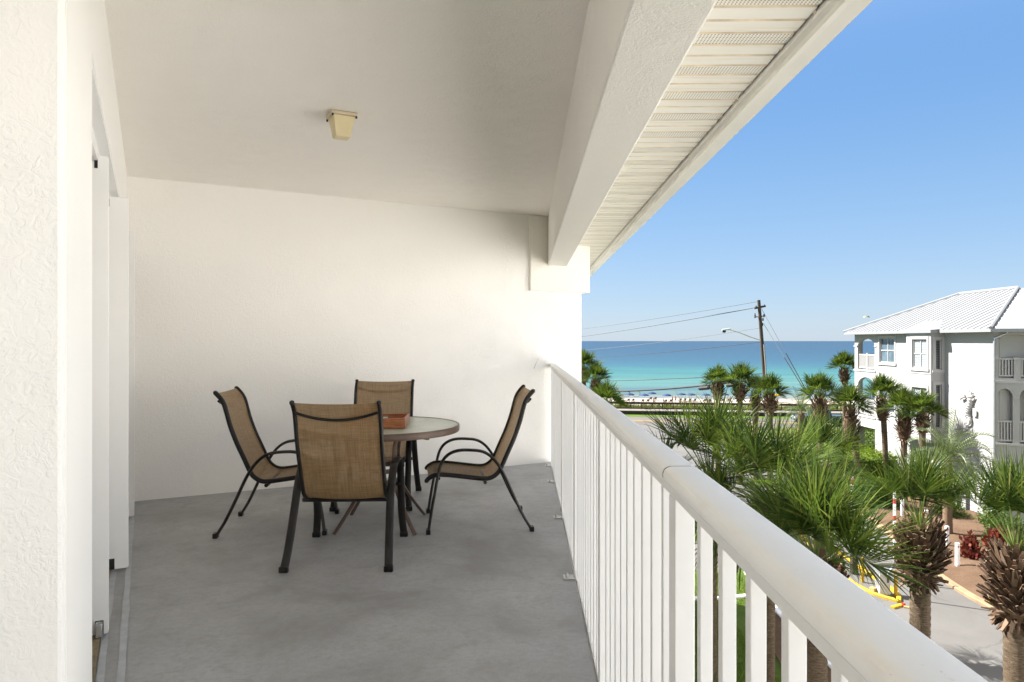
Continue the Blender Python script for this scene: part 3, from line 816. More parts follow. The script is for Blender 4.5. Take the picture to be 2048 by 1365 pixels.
palm(4.9, 11.2, -2.35, 1.05, 37, 'large cabbage palm hanging drooping fronds over the yellow kerb', GN, pl=.72, bl=.92, elr=(26,87), droop=.8, tr=.18, nf=36, nb=38)
palm(7.65, 13, -2.25, .82, 58, 'cabbage palm with shaggy brown leaf bases in front of the driveway', GN, tr=.175, nf=19, nb=38, boots=(1.05,.42), nboot=360, elr=(52,88), droop=.55)
palm(8.37, 11.5, -2.25, .90, 71, 'cabbage palm at the right picture edge with a thick ringed trunk', GN, tr=.19, nf=19, nb=38, boots=(1.2,.44), nboot=360, elr=(52,88), droop=.55)
palm(9.7, 22, -2.75, .95, 83, 'yellowish cabbage palm behind the dark one, near the driveway', GN, tr=.17)
palm(1.0+3.15, 13.6, -6.3, .7, 90, 'low young cabbage palm under the railing cap, mostly leaf bases', GN, nf=7, nb=20, tr=.2, boots=(1.3,.5))
FAR = 'cabbage palms in the row along the beach road'
def far_palm(px_, py_heart, d, lab, seed, nf=34, sc=1.0, boots=(1.0,.42), lean=(0,0), src=None, tr=.17, droop=1.25, base_z=None, elr=(32,88)):
    p = px(px_, py_heart, d)
    return palm(p.x-lean[0], p.y-lean[1], p.z, sc, seed, lab, FAR, nf=nf, nb=22, seg=4, tr=tr, boots=(boots[0],boots[1]*1.08), nboot=90, lean=lean, droop=droop, wk=2.0, pl=.62, bl=.68, crown=(bpy.data.objects[src["_crown"]] if src else None), fscale=sc, base_z=base_z, elr=elr)
fa = far_palm(1436, 770, 47, 'far palm with an orange-topped boot, first in the row from the left', 101)
fb = far_palm(1480, 774, 46, 'tallest fullest palm left of the utility pole', 102, sc=1.18)
fc = far_palm(1511, 789, 47, 'slim short palm standing just left of the utility pole base', 103, nf=26, sc=.95, boots=(1.3,.34))
fd = far_palm(1540, 794, 44, 'palm with a fat shaggy boot right in front of the pole base', 104, sc=1.1, boots=(1.1,.45))
ff = far_palm(1640, 797, 40, 'stout palm with a long brown shaggy trunk right of the parked truck', 105, sc=1.1, boots=(1.75,.42), tr=.2)
fg = far_palm(1689, 742, 56, 'tall slender palm standing against the sea left of the white house', 106, src=fb, sc=1.0, boots=(1.1,.40), tr=.15)
fh = far_palm(1700, 819, 44, 'leaning palm with a long dark shaggy trunk at the house corner', 107, src=fd, sc=1.1, boots=(2.1,.44), lean=(-.5,0), tr=.2)
fi = far_palm(1764, 799, 44, 'palm with a bare lower trunk in front of the house porch', 108, src=fb, sc=1.0, boots=(1.4,.40), lean=(-.25,0))
fj = far_palm(1808, 827, 40, 'middle palm of three before the white house wall', 109, src=fd, sc=1.05, boots=(1.7,.42))
fk = far_palm(1845, 833, 39, 'palm directly before the bay window of the white house', 110, src=fa, sc=1.1, boots=(1.0,.36))
fl = far_palm(1168, 742, 58, 'tall palm half hidden by the end of the balcony wall', 111, src=fb, sc=1.1)
fm = far_palm(1192, 764, 52, 'round crowned palm just right of the balcony wall end', 112, src=fa, sc=1.1)
fn = far_palm(1213, 812, 48, 'low bushy palm over the railing near the balcony wall end', 113, src=fd, sc=1.15, boots=(1.0,.34))
# feather-leaved palms
def feather(x, y, zh, s, seed, label, nf=26, name='pindo_palm', base_z=GZ, tr=.2):
    rng = random.Random(seed); t = thing(name, label, 'palm tree', (x,y,base_z), 0, 'feather leaved palms'); H = zh-base_z
    mb = MB(); mb.lathe([(tr*1.2,-.1),(tr,.3*H),(tr*1.1,.7*H),(tr*1.3,H-.15),(.05,H+.1)], 10, jit=lambda a, z: 1+.08*mnoise.noise((a*3,z*4,seed))); obj('trunk', mb, M['boot'], t, 60)
    mb = MB()
    for k in range(nf):
        az = k*2.39996; f = (k+.5)/nf; el = math.radians(80-75*f)+rng.uniform(-.1,.1)
        h = Vector((math.cos(az),math.sin(az),0)); d = h*math.cos(el)+Vector((0,0,math.sin(el))); p = Vector((0,0,H)); n = 12; ln = 1.9*s*rng.uniform(.8,1.15); pts = []; dirs = []
        for i in range(n+1):
            pts.append(p.copy()); dirs.append(d.copy()); p = p+d*ln/n; d = (d-Vector((0,0,1))*(.075+.02*i)-h*.006*i).normalized()
        mb.mi = 1; mb.tube(pts, .014*s, 4); mb.mi = 0
        for i in range(2, n):
            sd_ = dirs[i].cross(Vector((0,0,1))); sd_ = sd_.normalized() if sd_.length > .05 else Vector((-h.y,h.x,0)); up2 = sd_.cross(dirs[i])
            for q in (0,.5):
                for sg in (-1,1):
                    r0 = pts[i]+(pts[min(i+1,n)]-pts[i])*q; l2 = .42*s*math.sin(PI*(i+1)/(n+2))**.5
                    b = (sd_*sg*.75+dirs[i]*.55+up2*.42).normalized(); e = r0+b*l2*.6; e2 = e+(b-Vector((0,0,.5))).normalized()*l2*.4; wv = dirs[i]*.014*s
                    mb.poly([r0-wv, r0+wv, e+wv, e-wv]); mb.poly([e-wv, e+wv, e2])
    obj('crown', mb, [M['frond_blue'], M['petiole']], t, 0); return t
p = px(1602, 826, 52); feather(p.x, p.y, p.z, .95, 5, 'pale grey feather leaved palm with a short dark trunk, before the truck')
p = px(1895, 925, 33.5); feather(p.x, p.y, p.z, 1.25, 6, 'arching grey green feather leaved palm against the white house wall', 30)
p = px(1622, 900, 50); feather(p.x, p.y, p.z-.5, .9, 7, 'light green young feather palm low in front of the road', 18)

# leafy bushes: many small leaf faces through an uneven volume
def bush(name, x, y, z, rx, ry, rz, n, leaf, mat, seed, label, cat='bush', group=None, rise=False, box=False):
    rng = random.Random(seed); mb = MB()
    for k in range(n):
        a = rng.uniform(0,2*PI); u = rng.uniform(-.15,1); rr = rng.random()**.35
        if box:
            q = Vector((rng.uniform(-1,1),rng.uniform(-1,1),rng.random())); m_ = rng.randrange(3)
            if m_ == 0: q.z = rng.uniform(.9,1.03)
            elif m_ == 1: q.x = rng.choice((-1,1))*rng.uniform(.92,1.03)
            else: q.y = rng.choice((-1,1))*rng.uniform(.92,1.03)
            bm = 1+.10*mnoise.noise((q.x*rx*.8+seed,q.y*ry*.8,1)); q = Vector((q.x*rx,q.y*ry,q.z*rz*bm))
        else:
            ct = math.sqrt(max(0,1-u*u)); bm = .75+.45*mnoise.noise((math.cos(a)*1.6+seed, math.sin(a)*1.6, u*1.6))
            q = Vector((math.cos(a)*ct*rx, math.sin(a)*ct*ry, u*rz))*rr*(bm+.2); q.z = max(.02,q.z+rz*.1)
        d = Vector((rng.gauss(0,1),rng.gauss(0,1),rng.gauss(.6 if not rise else 1.6,.8))).normalized(); s_ = d.orthogonal().normalized(); s_.rotate(Matrix.Rotation(rng.uniform(0,6.28),3,d))
        l_ = leaf*rng.uniform(.6,1.3); w_ = l_*.28
        mb.poly([q, q+d*l_*.5+s_*w_, q+d*l_, q+d*l_*.5-s_*w_])
    if not box:
        for k in range(7):
            a = k*.9; mb.tube([(0,0,0),(math.cos(a)*rx*.3,math.sin(a)*ry*.3,rz*.35),(math.cos(a)*rx*.55,math.sin(a)*ry*.55,rz*.75)], .012, 4)
    o = obj(name, mb, mat, None, 0, loc=(x,y,z)); return tag(o, label, cat, group)
def hedge(x, y, rx, ry, rz, n, seed, label, mat='hedge', name='clipped_hedge'):
    o = bush(name, x, y, GZ, rx, ry, rz, n, .13, M[mat], seed, label, 'hedge', 'hedges round the white house', box=True)
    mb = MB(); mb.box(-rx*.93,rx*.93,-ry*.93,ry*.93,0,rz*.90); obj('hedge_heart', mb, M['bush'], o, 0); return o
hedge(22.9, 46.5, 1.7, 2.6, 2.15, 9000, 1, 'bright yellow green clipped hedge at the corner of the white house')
hedge(20.6, 41.0, .9, 2.5, 1.5, 5000, 2, 'long low hedge between the driveway and the palms', 'bush')
bush('round_bush', 27.0, 52.0, GZ, 1.3, 1.1, 2.6, 2600, .16, M['bush'], 3, 'round dark green bush seen under the house porch')
bush('round_bush', 29.5, 60.0, GZ, 1.5, 1.3, 3.4, 2400, .18, M['bush'], 4, 'taller dark bush behind the porch columns')
bush('round_bush', 22.6, 31.5, GZ+.2, 1.2, 1.0, 1.3, 3200, .11, M['bush'], 5, 'rounded green bush at the right edge of the brown bed')
bush('round_bush', 24.3, 35.0, GZ+.2, .8, .9, 1.0, 1500, .11, M['bush'], 6, 'small green bush at the foot of the house wall')
bush('round_bush', 23.4, 37.2, GZ+.2, .8, .9, .8, 1500, .11, M['bush'], 66, 'low green bush beside the seahorse wall')
for i, (a, b, s, lab) in enumerate(((19.6,29.6,.8,'red leaved shrub nearest the white marker posts'), (20.9,30.0,.95,'largest red leaved shrub in the brown bed'), (21.5,30.6,.85,'red leaved shrub at the right end of its cluster'), (20.3,34.3,.6,'small red shrub at the back of the brown bed'))):
    bush('red_shrub', a, b, GZ+.2, .45*s, .45*s, 1.05*s, int(700*s), .24, M['croton'], 20+i, lab, 'shrub', 'red leaved shrubs in the bed', rise=True)
bush('verge_tuft', 37.5, along(-6.5,37.5), GZ, .7, .7, .8, 500, .3, M['dune_grass'], 31, 'tuft of wild grass on the roadside verge', 'plant', rise=True)
# dune grass along the fence: one mass
rng = random.Random(77); mb = MB()
for k in range(15000):
    x = rng.uniform(8,62); off = rng.uniform(12.0,16.5); y = along(off,x); hgt = rng.uniform(.5,1.3)*(.6+.7*abs(mnoise.noise((x*.35,off*.5,0))))
    a = rng.uniform(0,6.28); l = rng.uniform(-.25,.25); w_ = .045
    c, s_ = math.cos(a)*w_, math.sin(a)*w_
    mb.poly([(x-c,y-s_,GZ),(x+c,y+s_,GZ),(x+l+c*.2,y+l*.4,GZ+hgt)])
o = obj('dune_grass', mb, M['dune_grass'], None, 0); o["kind"] = "stuff"
# lawn blades seen through the pickets
rng = random.Random(78); mb = MB()
for k in range(26000):
    x = rng.uniform(4.2,9.2); y = rng.uniform(16,28.2)
    if 7.5 < x < 9.2 and y < 25: continue
    a = rng.uniform(0,6.28); c, s_ = math.cos(a)*.012, math.sin(a)*.012; l = rng.uniform(-.05,.05)
    mb.poly([(x-c,y-s_,GZ),(x+c,y+s_,GZ),(x+l,y+l*.6,GZ+rng.uniform(.05,.12))])
M['blade'] = m_leaf('lawn_blade', [(.15,(.06,.11,.012)),(.5,(.10,.155,.018)),(.9,(.16,.20,.03))])
o = obj('lawn_grass', mb, M['blade'], None, 0); o["kind"] = "stuff"
# ---------------------------------------------------------------- the white house across the drive
M['house'] = stucco('house_stucco', (.34,.333,.322), 30, .15, .01)
M['house_trim'] = plain('house_trim', (.39,.38,.365), .6, 0, .3, .03, 1)
M['house_roof'] = plain('house_roof', (.235,.24,.245), .45, 0, .4, .05, .6)
def m_pane(blind):
    t = NT('window_pane' if not blind else 'window_pane_blinds')
    n = t.noise(.9, 3)
    col = t.ramp(n, [(.35, (.05,.075,.09)), (.65, (.11,.15,.18))]) if blind < 2 else t.ramp(n, [(.35, (.012,.015,.017)), (.65, (.03,.036,.04))])
    if blind:
        s = t.n("ShaderNodeSeparateXYZ"); t.l(t.co(), s.inputs[0])
        f = t.math('FRACT', t.math('MULTIPLY', s.outputs[2], 10)); col = t.mix(t.ramp(f, [(.25, 0.0), (.4, 1.0)]), col, (.34,.36,.36) if blind == 1 else (.09,.10,.10))
    return t.set(col, .08, 0, .7 if blind < 2 else .25)
M['pane'] = m_pane(0); M['pane_blinds'] = m_pane(1); M['pane_dark'] = m_pane(2)
HX, HY0, HY1 = 25.0, 36.0, 50.6
F1, F2, EV = -3.95, -.70, 1.86
house = thing('white_house', 'white stucco beach house with a white metal hip roof and a seahorse on its wall', 'house', (0,0,0))
MATH = Matrix(((0,1,0,HX),(1,0,0,0),(0,0,1,0),(0,0,0,1)))     # (y, inward, z): the long wall
def wallgrid(mb, a0, a1, z0, z1, t0, t1, holes):
    A = sorted({a0,a1,*[h[0] for h in holes],*[h[1] for h in holes]}); Z = sorted({z0,z1,*[h[2] for h in holes],*[h[3] for h in holes]})
    for p, q in zip(A, A[1:]):
        zs = None
        for r, s_ in zip(Z, Z[1:]):
            c, d = (p+q)/2, (r+s_)/2
            inside = any(h[0] < c < h[1] and h[2] < d < h[3] for h in holes)
            if not inside:
                if zs is None: zs = r
                ze = s_
            if (inside or s_ == z1) and zs is not None:
                mb.box(p, q, t0, t1, zs, ze); zs = None
def arch_fill(mb, a0, a1, zs, zt, t0, t1, n=8):
    """the two corner pieces that turn a square opening top into an arch rising from zs to zt"""
    c, r = (a0+a1)/2, (a1-a0)/2
    for sg in (-1, 1):
        pts = [(c+sg*r*math.cos(PI/2*k/n), zs+(zt-zs)*math.sin(PI/2*k/n)) for k in range(n+1)]
        for p, q in zip(pts, pts[1:]):
            mb.hexa([(p[0],t0,p[1]),(q[0],t0,q[1]),(q[0],t1,q[1]),(p[0],t1,p[1]),(p[0],t0,zt),(q[0],t0,zt),(q[0],t1,zt),(p[0],t1,zt)])
PY0, PY1 = 47.8, 50.15
w1 = (45.30,47.15,-.14,1.50); w1b = (45.30,47.15,-3.45,-1.65)
holes = [(PY0,PY1,F2,1.48),(PY0,PY1,F1,-1.25),(PY0-.05,PY1+.05,GZ,F1-.75), w1, w1b]
mb = MB(); mb.T = MATH
wallgrid(mb, HY0, HY1, GZ, EV, 0, .28, holes)
arch_fill(mb, PY0, PY1, .95, 1.481, .002, .278); arch_fill(mb, PY0, PY1, -1.9, -1.249, .002, .278)
# body behind
mb.box(HY0+.002, PY0-.02, .30, 9.6, GZ, EV-.02)
mb.box(PY0-.02, HY1, 3.4, 9.6, GZ, EV-.02)
# seaward end wall, open to the porches
MATE = Matrix(((1,0,0,HX),(0,-1,0,HY1),(0,0,1,0),(0,0,0,1)))
mb.T = MATE; wallgrid(mb, .29, 3.4, GZ, EV, 0, .28, [(.45,2.9,F2,1.48),(.45,2.9,F1,-1.25),(.6,3.0,GZ,F1-.75)])
mb.T = None
mb.box(HX+.285, HX+3.4, PY0, HY1-.285, F2-.28, F2-.01); mb.box(HX+.285, HX+3.4, PY0, HY1-.285, F1-.70, F1-.01)
mb.box(HX+.285, HX+3.4, PY0, HY1-.285, 1.62, EV-.02)
obj('house_wall', mb, M['house'], house, 0)
mb = MB(); mb.T = MATH     # string courses, pilaster caps, window surrounds
mb.box(PY0-.15, HY1+.06, -.05, -.001, F2-.14, F2-.02); mb.box(PY0-.15, HY1+.06, -.05, -.001, F1-.13, F1-.02)
mb.box(42.2, HY1+.02, -.03, -.001, F1-.80, F1-.72)
mb.box(PY1+.02, HY1+.05, -.05, -.001, .90, 1.0); mb.box(PY1+.02, HY1+.05, -.05, -.001, -1.95, -1.86)
mb.box(PY0-.22, PY0, -.05, -.001, .90, 1.0)
split('trim_band', mb, M['house_trim'], house, 0)
def window(T, a0, a1, z0, z1, mul=(1,1), mat='pane', deep=.10):
    mb = MB(); mb.T = T; f = .06
    o_ = .16
    for b in ((a0-o_,a1+o_,-.04,-.001,z1,z1+o_),(a0-o_-.05,a1+o_+.05,-.07,-.001,z0-o_,z0),(a0-o_,a0,-.04,-.001,z0+.001,z1-.001),(a1,a1+o_,-.04,-.001,z0+.001,z1-.001)): mb.box(*b)
    w_ = obj('window', mb, M['house_trim'], house, 0)
    mb = MB(); mb.T = T
    mb.box(a0+.001,a1-.001,deep,deep+.03,z0+.001,z1-.001); obj('pane', mb, M[mat], w_, 0)
    mb = MB(); mb.T = T
    for b in ((a0+.001,a0+f,z0+.001,z1-.001),(a1-f,a1-.001,z0+.001,z1-.001),(a0+f,a1-f,z0+.001,z0+f),(a0+f,a1-f,z1-f,z1-.001)): mb.box(b[0],b[1],deep-.05,deep-.002,b[2],b[3])
    for k in range(1, mul[0]+1):
        x = a0+(a1-a0)*k/(mul[0]+1); mb.box(x-.03,x+.03,deep-.045,deep-.003,z0+f,z1-f)
    for k in range(1, mul[1]+1):
        z = z0+(z1-z0)*k/(mul[1]+1); mb.box(a0+f,a1-f,deep-.04,deep-.004,z-.035,z+.035)
    obj('sash', mb, M['house_trim'], w_, 0)
window(MATH, *w1, (1,1), 'pane'); window(MATH, *w1b, (1,1), 'pane')
# bay: front face and the side that looks this way
BX, BY0, BY1 = 24.22, 40.1, 42.6
MATB = Matrix(((0,1,0,BX),(1,0,0,0),(0,0,1,0),(0,0,0,1)))
MATS = Matrix(((1,0,0,BX),(0,1,0,BY0),(0,0,1,0),(0,0,0,1)))
bf = (40.45,41.95,-.30,1.42); bfl = (40.45,41.95,-3.5,-1.45)
sf = (.27,.62,-.36,1.40); sfl = (.27,.62,-3.75,-1.2)
mb = MB(); mb.T = MATB
wallgrid(mb, BY0, BY1, F1-.65, EV, 0, .2, [bf, bfl]); mb.T = MATS
wallgrid(mb, .201, .78, F1-.65, EV, 0, .2, [sf, sfl])
mb.T = None; mb.box(BX+.02, HX-.001, BY1-.2, BY1-.001, F1-.64, EV-.01); mb.box(BX+.3, HX-.002, BY0+.3, BY1-.21, F1-.64, EV-.02)
obj('bay', mb, M['house'], house, 0)
mb = MB(); mb.T = MATS
mb.box(-.03,.78,-.03,-.001,-.62,-.56); mb.box(-.03,.78,-.03,-.001,F1-.16,F1-.08); mb.T = MATB; mb.box(BY0,BY1,-.03,-.001,-.62,-.56); mb.box(BY0,BY1,-.03,-.001,F1-.16,F1-.08)
split('trim_band', mb, M['house_trim'], house, 0)
window(MATB, *bf, (1,1), 'pane_blinds'); window(MATB, *bfl, (1,1), 'pane_blinds')
window(MATS, *sf, (0,0), 'pane_dark'); window(MATS, *sfl, (0,1), 'pane_dark')
# wing that looks obliquely this way, with arches and balconies
WD = Vector((.905,-.425,0)); WN = Vector((.425,.905,0))
MATW = Matrix(((WD.x,WN.x,0,HX),(WD.y,WN.y,0,HY0),(0,0,1,0),(0,0,0,1)))
ar = [(.16,.82),(1.12,1.78),(2.08,2.74),(3.04,3.70)]
holes = [(a,b,F1,-1.15) for a, b in ar]+[(.22,5.6,.45,1.60)]+[(a+.05,b+.05,F2+.1,.451) for a, b in ar]
mb = MB(); mb.T = MATW
wallgrid(mb, .001, 6, GZ, EV, 0, .25, holes)
for a, b in ar: arch_fill(mb, a, b, -1.55, -1.149, .002, .248)
mb.box(.22, 6, 1.3, 1.5, GZ, EV-.02); mb.box(.02, 6, .252, 1.298, F2-.2, F2-.01); mb.box(.02, 6, .252, 1.298, F1-.3, F1-.01); mb.box(.02,6,.252,1.298,1.61,EV-.01)
mb.box(.002,.218,.252,1.5,GZ,EV-.02)
obj('house_wing_wall', mb, M['house'], house, 0)
mb = MB(); mb.T = MATW
mb.box(-.03,6,-.05,-.001,F2-.16,F2-.04); mb.box(-.03,6,-.05,-.001,F1-.13,F1-.03); mb.box(-.02,6,-.03,-.001,F1-.95,F1-.88)
for a, b in ar: mb.box(b+.02,b+.28,-.07,-.001,.36,.46); mb.box(b+.02,b+.28,-.04,-.001,-1.62,-1.55)
mb.box(-.03,.2,-.07,-.001,.36,.46)
split('trim_band', mb, M['house_trim'], house, 0)
MATW2 = MATW @ Matrix.Translation((0,1.26,0))
window(MATW2, .52, 1.62, -.2, 1.35, (0,0), 'pane_dark', deep=-.03)
# porch and balcony rails
def porch_rail(T, a0, a1, zf, h, n, mid=False, t0=.08):
    mb = MB(); mb.T = T
    mb.box(a0,a1,t0,t0+.08,zf+h-.09,zf+h); mb.box(a0,a1,t0,t0+.08,zf+.08,zf+.16)
    for k in range(n):
        x = a0+(a1-a0)*(k+.5)/n; mb.box(x-.033,x+.033,t0+.015,t0+.065,zf+.161,zf+h-.091)
    if mid: c = (a0+a1)/2; mb.box(c-.08,c+.08,t0-.02,t0+.1,zf,zf+h+.08)
    obj('porch_rail', mb, M['house_trim'], house, 0)
porch_rail(MATH, PY0, PY1, F2, 1.08, 16, True); porch_rail(MATH, PY0, PY1, F1, 1.15, 16, True)
porch_rail(MATE, .45, 2.9, F2, 1.08, 14); porch_rail(MATE, .45, 2.9, F1, 1.15, 14)
for a, b in ar[:3]:
    porch_rail(MATW, a, b, F1, 1.15, 5); porch_rail(MATW, a+.05, b+.05, F2+.1, 1.03, 5)
# downspout at the corner
mb = MB()
c0 = Vector((HX-.02, HY0-.12, 0))
mb.tube([c0+Vector((.45,-.35,1.83)), c0+Vector((.40,-.30,1.70)), c0+Vector((-.02,0,1.45)), c0+Vector((-.04,0,1.2)), c0+Vector((-.04,0,GZ+.2))], .05, 8)
obj('downspout', mb, M['steel'], house, 40)
# hip roof with standing seams
X0, X1, Y0, Y1, ZE = 24.5, 34.9, 35.5, 51.2, 1.95
W2 = (X1-X0)/2; ZR = 4.42; XR = X0+W2; YA, YB = Y0+W2, Y1-W2
mb = MB()
P_ = {'a':(X0,Y0,ZE),'b':(X1,Y0,ZE),'c':(X1,Y1,ZE),'d':(X0,Y1,ZE),'e':(XR,YA,ZR),'f':(XR,YB,ZR)}
mb.poly([P_['a'],P_['e'],P_['f'],P_['d']]); mb.poly([P_['a'],P_['b'],P_['e']]); mb.poly([P_['b'],P_['c'],P_['f'],P_['e']]); mb.poly([P_['c'],P_['d'],P_['f']])
mb.prism([(X0,Y0),(X1,Y0),(X1,Y1),(X0,Y1)], ZE-.17, ZE-.003)
obj('roof', mb, M['house_roof'], house, 0)
mb = MB(); k = ZR-ZE
def seam(p, q):
    p, q = Vector(p), Vector(q); mb.tube([p, q], .035, 4, r2=.040, up=(0,0,1))
y = Y0+.3
while y < Y1-.2:
    run = min(W2, y-Y0, Y1-y); seam((X0,y,ZE+.02), (X0+run,y,ZE+k*run/W2+.02)); y += .52
x = X0+.3
while x < X1-.2:
    run = min(W2, x-X0, X1-x); seam((x,Y0,ZE+.02), (x,Y0+run,ZE+k*run/W2+.02)); x += .52
split('roof_seam', mb, M['house_roof'], house, 0)
mb = MB()
for p, q in (('a','e'),('d','f'),('e','f')): mb.tube([Vector(P_[p])+Vector((0,0,.04)), Vector(P_[q])+Vector((0,0,.04))], .09, 6)
split('ridge_cap', mb, M['house_roof'], house, 30)
# the wing's own roof, running on from the near hip
mb = MB()
a_ = Vector((X0+.06,Y0+.0,ZE-.01)); b_ = a_+WD*7
mb.poly([a_, b_, b_+WN*5.2+Vector((0,0,k)), a_+Vector((W2,W2,k))]); mb.poly([a_-Vector((0,0,.17)), b_-Vector((0,0,.17)), b_, a_])
obj('wing_roof', mb, M['house_roof'], house, 0)
# small hipped roof over the bay
mb = MB(); zb = ZE+.02
bx0 = X0-.45; g = [(bx0,BY0-.25,zb-.02),(bx0,BY1+.2,zb-.02),(X0+1.25,(BY0+BY1)/2,zb+.58),(bx0+.7,(BY0+BY1)/2,zb+.56),(X0+.05,BY0-.35,zb+.02),(X0+.05,BY1+.3,zb+.02)]
mb.poly([g[0],g[3],g[1]]); mb.poly([g[0],g[4],g[2],g[3]]); mb.poly([g[1],g[3],g[2],g[5]]); mb.box(bx0,X0,BY0-.25,BY1+.2,zb-.19,zb-.03)
obj('bay_roof', mb, M['house_roof'], house, 0)
# seahorse relief on the wall
def seahorse():
    Y = lambda p: 34675/(p-1024)
    pts = []
    raw = [(1932,792,5),(1939,789,8),(1944,796,9.5),(1944,806,8.5),(1941,815,10.5),(1939,824,11),(1940,832,9),(1943,839,6),(1944,845,4),(1941,850,2.8),(1936,851,2.2),(1934,847,1.8)]
    pts = [(Vector((HX-.10, Y(x), CAM_Z-(y-683)/FPX*Y(x))), r*Y(x)/FPX*.66) for x, y, r in raw]
    P = smooth_path([p for p, r in pts], 6); n = len(P); rr = []
    for k in range(n):
        f = k/6; i = min(int(f), len(pts)-2); u = f-i; r = pts[i][1]*(1-u)+pts[i+1][1]*u; rr.append(max(.02,r*(1+.13*math.cos(k*2.1))))
    o = thing('seahorse_relief', 'pale seahorse relief mounted on the white house wall', 'wall ornament', (0,0,0))
    mb = MB(); mb.tube(P, rr, 10); obj('body', mb, M['house_trim'], o, 60)
    mb = MB(); q = px(1936,793,37.9); mb.tube([Vector((HX-.10,Y(1936),q.z)), Vector((HX-.14,Y(1929),q.z-.12)), Vector((HX-.12,Y(1925),q.z-.20))], [.10,.055,.07], 8); obj('snout', mb, M['house_trim'], o, 60)
    mb = MB()
    for k, (xx, yy) in enumerate(((1941,784),(1946,786),(1949,791),(1952,798))):
        q = Vector((HX-.07, Y(xx-3), CAM_Z-(yy+4-683)/FPX*Y(xx))); e = Vector((HX-.07, Y(xx+1), CAM_Z-(yy-2-683)/FPX*Y(xx))); mb.tube([q,e],[.07,.02],6)
    split('crest', mb, M['house_trim'], o, 60)
    mb = MB()
    c = Vector((HX-.08,Y(1949),CAM_Z-(826-683)/FPX*37.5)); mb.sweep([[c+Vector((-.03,0,.25)),c+Vector((.03,0,.25)),c+Vector((.03,-.30,.12)),c+Vector((-.03,-.30,.12))],[c+Vector((-.03,0,-.2)),c+Vector((.03,0,-.2)),c+Vector((.03,-.28,-.2)),c+Vector((-.03,-.28,-.2))]]); obj('fin', mb, M['house_trim'], o, 0, bevel=.02)
seahorse()
# white wings added out of view, right and behind, to bounce light onto the balcony
def wing(name, lab, x0, x1, y0, y1, zt, facade):
    t = thing(name, lab, 'building')
    mb = MB(); mb.box(x0,x1,y0,y1,GZ,zt); obj('wing_wall', mb, M['stucco_wall'], t, 0)
    mb = MB(); mb.box(x0-.5,x1+.5,y0-.5,y1+.5,zt,zt+.25); obj('wing_roof', mb, M['roof_metal'], t, 0)
    for (p, q, horiz) in facade:
        z = GZ+1
        while z < zt-2:
            u = p
            while u < q-2:
                mb = MB()
                if horiz: mb.box(u,u+1.4,y1-.05,y1+.02,z,z+1.5)
                else: mb.box(x0-.02,x0+.05,u,u+1.4,z,z+1.5)
                obj('window', mb, M['pane'], t, 0); u += 5.5
            z += 3.25
wing('bounce_wing', 'added unseen white wing, bounces light into the balcony from the right', 18.5, 34, -40, 19, 6.0, [(-30,19,False)])
wing('bounce_wing', 'added unseen white wing, bounces light into the balcony from behind', 3.5, 18.4, -26, -15, 5.5, [(4,17,True)])
# ---------------------------------------------------------------- pole, wires, fence, boardwalk, truck, beach
M['pole_wood'] = plain('pole_wood', (.075,.058,.045), .9, 0, .2, .35, 1.5, .4, 20)
M['pole_grey'] = plain('galvanised', (.34,.34,.33), .45, .6)
M['cable'] = plain('cable', (.018,.018,.02), .7)
M['wire_grey'] = plain('wire_grey', (.10,.11,.12), .6)
M['brown_rail'] = plain('brown_rail', (.085,.05,.038), .8, 0, .2, .2, 2)
M['deck'] = plain('deck_boards', (.17,.15,.13), .85, 0, .2, .15, 2)
M['skirt'] = plain('deck_skirt', (.055,.045,.038), .9, 0, .2, .3, 2)
PD = 72.0
up = thing('utility_pole', 'leaning dark wooden utility pole rising behind the palms', 'utility pole', (px(1534,683,PD).x, PD, GZ))
def lp(x, y, d=PD): return px(x, y, d)-Vector(up.location)
mb = MB(); b_, t_ = lp(1537.5,866), lp(1517.5,601)
mb.tube([b_-Vector((0,0,.2)), b_.lerp(t_,.35), b_.lerp(t_,.7), t_], [.25,.22,.19,.165], 10); obj('pole_shaft', mb, M['pole_wood'], up, 40)
mb = MB(); mb.tube([lp(1533,868,PD-.3), lp(1531.5,735,PD-.3), lp(1528,690,PD-.25)], .085, 6); obj('conduit', mb, M['pole_grey'], up, 40)
mb = MB(); mb.tube([lp(1509,617.5), lp(1531,613)], .11, 6); obj('cross_arm', mb, M['pole_wood'], up, 0)
mb = MB(); mb.tube([lp(1508,635), lp(1530,633)], .07, 6); obj('cross_arm', mb, M['pole_grey'], up, 0)
for (x, y, h) in ((1510,631,.55),(1528,631,.4),(1526,639,.35),(1529,612,.3),(1512,614,.3),(1525,649,.35),(1523,655,.3)):
    mb = MB(); q = lp(x,y); mb.lathe([(.03,-h*.6),(.09,-h*.45),(.05,-h*.3),(.10,-h*.1),(.05,.05),(.08,h*.15),(.02,h*.4)], 8, q); obj('insulator', mb, M['cable'], up, 40)
lampt = thing('street_lamp', 'grey cobra head street lamp on a long arm from the utility pole', 'street lamp', px(1521,682,PD))
mb = MB(); L0 = Vector(lampt.location)
mb.tube([px(1520.5,681,PD-.2)-L0, px(1500,674.5,PD-.7)-L0, px(1480,666.5,PD-1.2)-L0, px(1460,660.5,PD-1.6)-L0, px(1455,659.5,PD-1.7)-L0], [.065,.065,.06,.055,.05], 8, sub=2); obj('lamp_arm', mb, M['steel_light'], lampt, 40)
mb = MB(); h0, h1 = px(1461,658.8,PD-1.6)-L0, px(1444,661.3,PD-1.9)-L0
mb.tube([h0, h0.lerp(h1,.35), h0.lerp(h1,.75), h1], [.06,.13,.145,.06], 10, r2=.10, up=(0,0,1)); obj('lamp_head', mb, M['steel_light'], lampt, 40)
